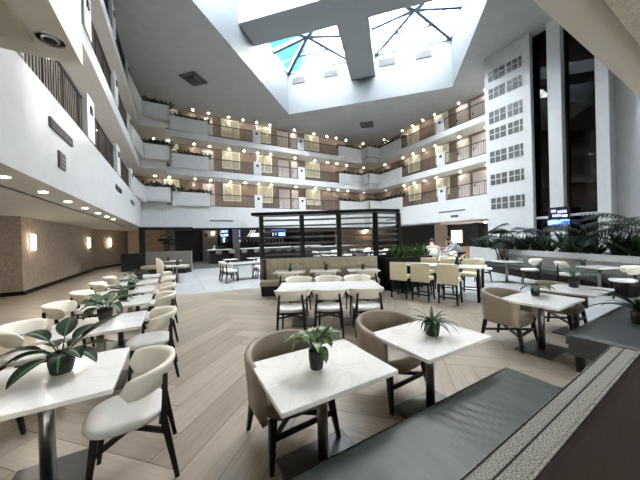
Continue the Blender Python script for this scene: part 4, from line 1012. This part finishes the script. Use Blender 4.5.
def frond(m_, base, yaw, pitch, L, droop, ll, lw, n=14, start=.2, mi=0, rach=None):
    p = Vector(base); el = pitch; st_ = L / n
    for i in range(n + 1):
        t_ = i / n
        q = p + Vector((math.cos(yaw) * math.cos(el), math.sin(yaw) * math.cos(el), math.sin(el))) * st_
        if rach: rach.cyl(p, q, .012 * (1 - t_) * L / 1.5 + .002, n=5)
        if t_ >= start:
            l_ = ll * math.sin(PI * min(1, .18 + .8 * (t_ - start) / (1 - start))) 
            for sd in (-1, 1): leaf(m_, p, yaw + sd * (1.15 - .5 * t_), el * .6 + .15, l_, lw, .9, .2, seg=3, mi=(mi, mi), wmax=.4)
        p = q; el -= droop / n
def fern_plant(label, loc, n, L, seed, mm, ph=.13, pr=.075, ll=.10, lw=.018):
    rr = random.Random(seed); t_ = thing('potted_plant', label, 'plant', loc); pot(t_, pr, pr * .85, ph); m_ = MB(); s_ = MB()
    for k in range(n): frond(m_, (0, 0, ph - .01), 2.4 * k, rr.uniform(.85, 1.5), L * rr.uniform(.75, 1.1), rr.uniform(.6, 1.5), ll, lw, 9, .25, 0, s_)
    s_.build('stems', 'leaf', t_); m_.build('foliage', mm, t_); return t_
fern_plant('feathery silver-green plant in a dark pot on the far right table', (6.02, 1.78, .75), 16, .40, 31, 'leafgrey', ll=.13, lw=.02)
for k, (x, y, lb) in enumerate(((3.05, 7.34, 'left'), (4.02, 6.84, 'middle'), (4.95, 6.22, 'right'))):
    strap_plant('tiny potted plant on the %s small booth table' % lb, (x, y, .75), 14, .24 if k < 2 else .16, .03, 40 + k, ('leaf', 'leafmid') if k == 0 else ('leafdark', 'leaf'), .11, .055, (.6, 1.4), (.4, 1.5), False)
strap_plant('dark spiky plant in the middle of the counter-height table', (*(ctb + CR * .45)[:2], .88), 14, .30, .035, 50, ('leafdark', 'leaf'), .10, .06, (.5, 1.3), (.4, 1.4), False)
strap_plant('small potted plant on the table by the potted palm', (10.3, 4.8, .75), 12, .2, .03, 51, ('leafdark', 'leaf'), .1, .06, (.5, 1.3), (.4, 1.4), False)
strap_plant('small potted plant on the far right planter-wall table', (10.0, 2.75, .75), 12, .22, .04, 52, ('leafdark', 'leaf'), .1, .06, (.5, 1.3), (.4, 1.4), False)
strap_plant('small dark plant on the table before the grey banquette', (.1, 12.75, .75), 10, .2, .05, 53, ('leafdark', 'leafdark'), .14, .07, (.5, 1.3), (.4, 1.4), False)
strap_plant('small plant on the table tucked against the grey banquette', (-.3, 16.1, .75), 10, .22, .05, 54, ('leafdark', 'leafdark'), .14, .07, (.5, 1.3), (.4, 1.4), False)
# big strap-leaved plant at the right edge standing on the second bench
strap_plant('dark plant with long pale-edged strap leaves at the right edge, on the second bench', (5.35, .93, .472), 12, .62, .07, 60, ('leafdark', 'leafgrey'), .16, .09, (.8, 1.5), (.5, 1.3), False)

# sword plants
sw = None
def sword_mesh(seed, n, h):
    rr = random.Random(seed); m_ = MB()
    for k in range(n): leaf(m_, (rr.uniform(-.1, .1), rr.uniform(-.08, .08), 0), rr.uniform(0, 6.28), rr.uniform(1.0, 1.5), h * rr.uniform(.6, 1.05), rr.uniform(.05, .08), rr.uniform(.1, .7), .3, 6, wmax=.4)
    return m_
sa_ = sword_mesh(1, 16, .52).build('sword_plant', ['snake', 'leaf']); tag(sa_, 'green sword-leaved plant at the left end of the black trough', 'plant', 'sword plants in the black trough')
sa_.location = (6.1, 6.2, 1.0)
for k in range(1, 8):
    q = sa_.copy(); COL.objects.link(q); q.location = (6.1 + k * .225, 6.2 + R.uniform(-.05, .05), 1.0); q.rotation_euler = (0, 0, k * 1.3); q.scale = (1, 1, R.uniform(.85, 1.2))
    q['label'] = '%s green sword-leaved plant from the left in the black trough' % ORD[k]
# planter wall plants
sb_ = sword_mesh(2, 22, .85).build('sword_plant', ['leafdark', 'snake'])
for k in range(15):
    q = sb_ if k == 0 else sb_.copy()
    if k: COL.objects.link(q)
    s_ = -3.2 + k * .58; p = Vector((12.6, 5.4, 0)) + PD * s_ + Vector((-PD.y, PD.x, 0)) * (.35 + R.uniform(-.1, .25)); q.location = (p.x, p.y, .92); q.rotation_euler = (0, 0, k * 2.1); q.scale = (1.5, 1.5, R.uniform(.9, 1.25))
    tag(q, 'dark upright leafy plant, %s from the left in the white planter wall' % ORD[k], 'plant', 'leafy plants in the white planter wall')
pl = None
def palm_meshes(seed, n, L, h):
    rr = random.Random(seed); m_ = MB(); s_ = MB()
    for k in range(n):
        b_ = Vector((rr.uniform(-.12, .12), rr.uniform(-.12, .12), 0)); tp = b_ + Vector((rr.uniform(-.25, .25), rr.uniform(-.25, .25), h * rr.uniform(.6, 1)))
        s_.cyl(b_, tp, .022, .014, n=6); frond(m_, tp, 2.4 * k + rr.uniform(-.3, .3), rr.uniform(.5, 1.2), L * rr.uniform(.8, 1.1), rr.uniform(1.1, 1.9), .42, .05, 16, .1, 0, s_)
    return m_, s_
def palm(label, loc, rz, src=None, sc_=1.0):
    global pl
    if pl is None:
        pl = thing('palm', label, 'palm', loc, rz, 'palms in the white planter wall'); m_, s_ = palm_meshes(70, 12, 1.5, .9); m_.build('fronds', 'palm', pl); s_.build('stems', 'bark', pl); pl.scale = (sc_,) * 3; return pl
    return dup(pl, loc, rz, label, None, (sc_,) * 3)
def PW(s_, o_): p = Vector((12.6, 5.4, 0)) + PD * s_ + Vector((-PD.y, PD.x, 0)) * o_; return (p.x, p.y, .93)
palm('large dark palm in the white planter wall, left one beneath the wall screen', PW(.3, .5), 0, None, .8)
palm('large dark palm in the white planter wall, middle one', PW(2.2, .5), 1.3, None, .85)
palm('large dark palm in the white planter wall at the right edge', PW(3.9, .45), 2.5, None, .95)
palm('large dark palm low in the white planter wall between the right two palms', PW(3.0, .6), 4.0, None, .7)
pp = thing('potted_palm', 'tall dark palm in a pot left of the white planter wall', 'palm', (12.8, 6.1, 0)); pp.scale = (1.15, 1.15, 1.2); pot(pp, .2, .16, .4)
m_, s_ = palm_meshes(77, 11, .95, 1.0); T = Matrix.Translation((0, 0, .36))
for mm in (m_, s_): mm.v = [T @ v for v in mm.v]
m_.build('fronds', 'palm', pp); s_.build('stems', 'bark', pp)
ip = thing('potted_palm', 'dark indoor palm before the terracotta wall behind the grey banquette', 'palm', (-.6, 23.5, 0)); pot(ip, .25, .2, .5)
m_, s_ = palm_meshes(78, 12, .8, 1.8); T = Matrix.Translation((0, 0, .46))
for mm in (m_, s_): mm.v = [T @ v for v in mm.v]
m_.build('fronds', 'palm', ip); s_.build('stems', 'bark', ip)
sp2 = thing('potted_plant', 'dark spiky plant in a low pot before the black host stand', 'plant', (-1.2, 10.2, 0)); pot(sp2, .2, .16, .4)
m_ = MB(); rr = random.Random(9)
for k in range(22): leaf(m_, (0, 0, .38), 2.4 * k, rr.uniform(.5, 1.4), .6, .06, rr.uniform(.5, 1.3), .3, wmax=.4)
m_.build('foliage', ['leafdark', 'leafgrey'], sp2)

# balcony shrubs
def shrub_mesh(seed):
    rr = random.Random(seed); m_ = MB()
    for k in range(70):
        yaw = rr.uniform(0, 6.28); p = (rr.uniform(-.35, .35), rr.uniform(-.12, .12), rr.uniform(-.05, .12)); leaf(m_, p, yaw, rr.uniform(.1, 1.4), rr.uniform(.12, .28), .09, .7, .2, 3, (0, 0))
    return m_
s0 = [shrub_mesh(80 + i).build('balcony_shrub', 'leafdark') for i in range(3)]; used = [False] * 3
def shrub(x, y, z, rz, label, group):
    i = R.randrange(3)
    q = s0[i].copy() if used[i] else s0[i]
    if used[i]: COL.objects.link(q)
    used[i] = True; q.location = (x, y, z); q.rotation_euler = (0, 0, rz); q.scale = (1.3, 1.3, R.uniform(1.1, 1.9)); tag(q, label, 'shrub', group)
for i in range(3):
    z = ZS[i][1] + 1.0; lv = LV[i]
    for k, x in enumerate((-1.3, -.75, -.3)): shrub(x, 21.2, z, .1, '%s dark shrub from the left in the far left corner planter, %s upper level' % (ORD[k], lv), 'balcony shrubs')
    for k, x in enumerate((.3, .85, 1.4, 1.9, 2.35)): shrub(x, 22.8, z, 0, '%s dark shrub from the left in the planter beside the back railings, %s upper level' % (ORD[k], lv), 'balcony shrubs')
    for k, (x, y, a) in enumerate(((15.6, 22.85, 0), (16.2, 22.85, 0), (16.8, 22.85, 0), (17.4, 22.85, 0), (18.0, 22.85, 0), (18.45, 22.1, 1.6), (18.9, 21.7, 0), (19.5, 21.7, 0), (19.95, 21.0, 1.6), (19.95, 20.4, 1.6), (19.95, 19.8, 1.6), (19.95, 19.2, 1.6), (19.95, 18.6, 1.6))):
        shrub(x, y, z, a, '%s dark shrub from the left in the far right corner planter, %s upper level' % (ORD[k], lv), 'balcony shrubs')

# ------------------------------------------------------------------ wall screen on the shafts
tv = thing('television', 'wall television tilted over the palms between the dark glass shafts', 'screen', (XT - .16, 5.58, 2.36), PI / 2 + PI + .12)
MB().box((-.42, 0, 0), (.42, .06, .62)).build('screen_panel', 'black', tv)
MB().box((-.37, -.006, .06), (.37, -.001, .56)).build('picture', 'scr_dark', tv)
for (a, b_, c, d, mm) in ((-.3, -.1, .35, .5, 'scr_grey'), (-.05, .3, .3, .45, 'scr_grey'), (-.25, .1, .12, .26, 'scr_grey'), (.12, .32, .1, .22, 'scr_white')): MB().box((a, -.012, c), (b_, -.007, d)).build('lit_picture', mm, tv)
sgn = thing('blue_sign', 'lit blue sign strip directly below the wall television', 'sign', (XT - .16, 5.6, 2.08), PI / 2 + PI + .12)
MB().box((-.42, 0, 0), (.42, .05, .24)).build('sign_panel', 'scr_blue', sgn)
MB().box((-.3, -.006, .08), (-.1, -.001, .15)).box((-.02, -.006, .1), (.2, -.001, .15)).build('pale_lettering', 'scr_white', sgn)
MB().box((-.04, .051, .0), (.04, .16, .3)).build('bracket', 'black', tv); MB().box((-.04, .051, .0), (.04, .15, .3)).build('bracket', 'black', sgn)

# ------------------------------------------------------------------ people
def skin_mesh(name, nodes, edges, mm, parent, root=0, sub=1):
    me = bpy.data.meshes.new(name); me.from_pydata([n_[0] for n_ in nodes], edges, []); me.materials.append(M[mm])
    o = bpy.data.objects.new(name, me); COL.objects.link(o); o.parent = parent
    sk = o.modifiers.new('skin', 'SKIN'); sk.use_smooth_shade = True
    for i, n_ in enumerate(nodes): me.skin_vertices[0].data[i].radius = n_[1]; me.skin_vertices[0].data[i].use_root = (i == root)
    if sub: sb = o.modifiers.new('sub', 'SUBSURF'); sb.levels = sub; sb.render_levels = sub
    return o
def person(label, loc, rz, lean, shirt, trousers, arms, short=False):
    t_ = thing('person', label, 'person', loc, rz)
    sl, cl = math.sin(lean), math.cos(lean); H0 = .94
    def up_(h, x=0, fwd=0): return (x, h * sl + fwd * cl, H0 + h * cl - fwd * sl)
    nodes = [((0, 0, H0), (.15, .11)), (up_(.18), (.14, .10)), (up_(.38), (.165, .11)), (up_(.50), (.10, .07)), (up_(.58), (.052, .052)), (up_(.66, 0, .02), (.075, .085)), (up_(.76, 0, .02), (.08, .095)), (up_(.82, 0, .01), (.05, .06))]
    ed = [(0, 1), (1, 2), (2, 3), (3, 4), (4, 5), (5, 6), (6, 7)]
    for s_ in (-1, 1):
        o = len(nodes); nodes += [((s_ * .095, .0, .86), (.085, .085)), ((s_ * .105, .03, .48), (.055, .058)), ((s_ * .11, -.01, .09), (.038, .042)), ((s_ * .115, .03, .045), (.04, .038)), ((s_ * .12, .16, .03), (.038, .026))]
        ed += [(0, o), (o, o + 1), (o + 1, o + 2), (o + 2, o + 3), (o + 3, o + 4)]
    hands = []
    for s_, (e_, w_) in zip((-1, 1), arms):
        o = len(nodes); sh_ = Vector(up_(.45, s_ * .19)); nodes += [(tuple(sh_), (.052, .052)), (e_, (.04, .04)), (w_, (.028, .026))]
        ed += [(2 if 0 else 3, o), (o, o + 1), (o + 1, o + 2)]
        d = (Vector(w_) - Vector(e_)).normalized(); pm_ = Vector(w_) + d * .07; nodes.append((tuple(pm_), (.038, .018))); ed.append((o + 2, o + 3))
        sdv = d.cross(Vector((0, 0, 1))); sdv = sdv.normalized() if sdv.length > .1 else Vector((1, 0, 0)); nv = sdv.cross(d)
        for f_, (off, ln) in enumerate(((-.03, .065), (-.01, .075), (.01, .07), (.03, .055))):
            i = len(nodes); a_ = pm_ + sdv * off; nodes += [(tuple(a_ + d * .03), (.009, .009)), (tuple(a_ + d * ln * .7 - nv * .012), (.008, .008)), (tuple(a_ + d * ln - nv * .032), (.007, .007))]; ed += [(o + 3, i), (i, i + 1), (i + 1, i + 2)]
        i = len(nodes); nodes += [(tuple(pm_ - d * .03 + sdv * s_ * .045), (.010, .010)), (tuple(pm_ + d * .02 + sdv * s_ * .06), (.009, .009))]; ed += [(o + 3, i), (i, i + 1)]
    skin_mesh('body', nodes, ed, 'skin', t_)
    g = [((0, 0, .88), (.185, .145)), (up_(.18), (.18, .14)), (up_(.38), (.205, .15)), (up_(.52), (.145, .115))]; ge = [(0, 1), (1, 2), (2, 3)]
    for s_, (e_, w_) in zip((-1, 1), arms):
        o = len(g); sh_ = Vector(up_(.45, s_ * .19)); k = .85 if not short else .1
        g += [(tuple(sh_), (.09, .09)), (e_, (.062, .062))]; ge += [(3, o), (o, o + 1)]
        if not short: g.append((tuple(Vector(e_).lerp(Vector(w_), .85)), (.048, .048))); ge.append((o + 1, o + 2))
    skin_mesh('shirt', g, ge, shirt, t_)
    g = [((0, 0, .97), (.16, .12))]; ge = []
    for s_ in (-1, 1):
        o = len(g); g += [((s_ * .095, .0, .84), (.098, .1)), ((s_ * .105, .03, .48), (.07, .072)), ((s_ * .11, -.01, .10), (.058, .06))]; ge += [(0, o), (o, o + 1), (o + 1, o + 2)]
    skin_mesh('trousers', g, ge, trousers, t_)
    hd = Vector(up_(.755, 0, .0)); T = Matrix.Translation(hd) @ Matrix.Rotation(-lean, 4, 'X')
    m_ = MB().lathe([(.098, -.03), (.104, .02), (.098, .07), (.07, .11), (.001, .13)], 16, T=T @ Matrix.Translation((0, -.012, 0)) @ Matrix.Diagonal((.88, 1.02, 1, 1))); m_.build('hair', 'hair', t_)
    f_ = MB()
    for s_ in (-1, 1): f_.lathe([(.001, -.01), (.011, 0), (.001, .01)], 8, T=T @ Matrix.Translation((s_ * .032, .088, -.03)))
    f_.build('eyes', 'black', t_)
    f_ = MB().lathe([(.001, .02), (.014, -.015), (.001, -.022)], 8, T=T @ Matrix.Translation((0, .105, -.05)))
    for s_ in (-1, 1): f_.lathe([(.001, -.03), (.014, 0), (.001, .03)], 8, T=T @ Matrix.Translation((s_ * .085, 0, -.03)))
    f_.build('nose_and_ears', 'skin', t_)
    MB().box((-.025, .098, -.088), (.025, .104, -.080), T=T).build('mouth', 'warmwall', t_)
    return t_
person('person in a white shirt leaning over a table beyond the yellow stools', (8.25, 6.3, 0), -.9, .8, 'shirtw', 'cloth', (((-.27, .46, 1.0), (-.20, .66, .84)), ((.27, .46, 1.0), (.20, .66, .84))))
person('person in a grey-blue shirt bending with arms stretched out, farther right', (11.4, 7.2, 0), .9, .72, 'shirtg', 'cloth', (((-.25, .52, 1.02), (-.18, .76, .92)), ((.25, .52, 1.02), (.18, .76, .92))))
bg = thing('shoulder_bag', 'pale green bag standing on a far table beside the person in the white shirt', 'bag', (8.5, 6.62, .752), .3)
MB().box((-.16, -.07, 0), (.16, .07, .3)).build('bag_body', 'bag', bg, bevel=.03)
MB().bar((-.12, 0, .29), (0, 0, .42), .02).bar((.12, 0, .29), (0, 0, .42), .02).build('strap', 'bag', bg)

# ------------------------------------------------------------------ light
sunv = Vector((.656, .490, .574)).normalized()
sd = bpy.data.lights.new('sun', 'SUN'); sd.energy = .6; sd.angle = .03; sd.color = (1, .96, .9)
so = bpy.data.objects.new('sun', sd); COL.objects.link(so); so.rotation_euler = sunv.to_track_quat('Z', 'Y').to_euler()
w = bpy.data.worlds.new('sky'); scene.world = w; w.use_nodes = True; nt = w.node_tree
sky = nt.nodes.new('ShaderNodeTexSky'); sky.sky_type = 'NISHITA'; sky.sun_disc = False; sky.sun_elevation = math.radians(35); sky.sun_rotation = math.atan2(.656, .490); sky.air_density = 1.3; sky.dust_density = 1.5
# broken cloud over the blue: white patches from a noise on the sky direction
tc = nt.nodes.new('ShaderNodeTexCoord'); cn = nt.nodes.new('ShaderNodeTexNoise'); cn.inputs['Scale'].default_value = 2.4; cn.inputs['Detail'].default_value = 5
cr = nt.nodes.new('ShaderNodeValToRGB'); cr.color_ramp.elements[0].position = .30; cr.color_ramp.elements[1].position = .50
cm = nt.nodes.new('ShaderNodeMix'); cm.data_type = 'RGBA'; cm.inputs['B'].default_value = (2.42, 2.55, 2.62, 1)
nt.links.new(tc.outputs['Generated'], cn.inputs['Vector']); nt.links.new(cn.outputs['Fac'], cr.inputs['Fac']); nt.links.new(cr.outputs['Color'], cm.inputs['Factor'])
nt.links.new(sky.outputs['Color'], cm.inputs['A'])
# a gap of clear blue in the cloud, up and ahead
vn = nt.nodes.new('ShaderNodeVectorMath'); vn.operation = 'DOT_PRODUCT'; gd = Vector((.275, .757, .593)).normalized(); vn.inputs[1].default_value = gd
nt.links.new(tc.outputs['Generated'], vn.inputs[0])
mr = nt.nodes.new('ShaderNodeMapRange'); mr.inputs['From Min'].default_value = math.cos(math.radians(13)); mr.inputs['From Max'].default_value = math.cos(math.radians(5)); mr.interpolation_type = 'SMOOTHSTEP'
nt.links.new(vn.outputs['Value'], mr.inputs['Value'])
c2 = nt.nodes.new('ShaderNodeMix'); c2.data_type = 'RGBA'; c2.inputs['B'].default_value = (.035, .125, .18, 1); nt.links.new(mr.outputs['Result'], c2.inputs['Factor']); nt.links.new(cm.outputs['Result'], c2.inputs['A'])
cm = c2
# the overcast is brighter behind the viewpoint than ahead
v2 = nt.nodes.new('ShaderNodeVectorMath'); v2.operation = 'DOT_PRODUCT'; v2.inputs[1].default_value = (-.72, -.69, 0); nt.links.new(tc.outputs['Generated'], v2.inputs[0])
m2 = nt.nodes.new('ShaderNodeMapRange'); m2.inputs['From Min'].default_value = -.15; m2.inputs['From Max'].default_value = .7; m2.inputs['To Min'].default_value = 1.0; m2.inputs['To Max'].default_value = 2.2
nt.links.new(v2.outputs['Value'], m2.inputs['Value'])
bgn = nt.nodes['Background']; nt.links.new(cm.outputs['Result'], bgn.inputs['Color']); nt.links.new(m2.outputs['Result'], bgn.inputs['Strength']); bgn.inputs['Strength'].default_value = 1.0
scene.view_settings.view_transform = 'Standard'; scene.view_settings.look = 'None'; scene.view_settings.exposure = 3.3; scene.view_settings.gamma = 1.0
scene.view_settings.use_curve_mapping = False
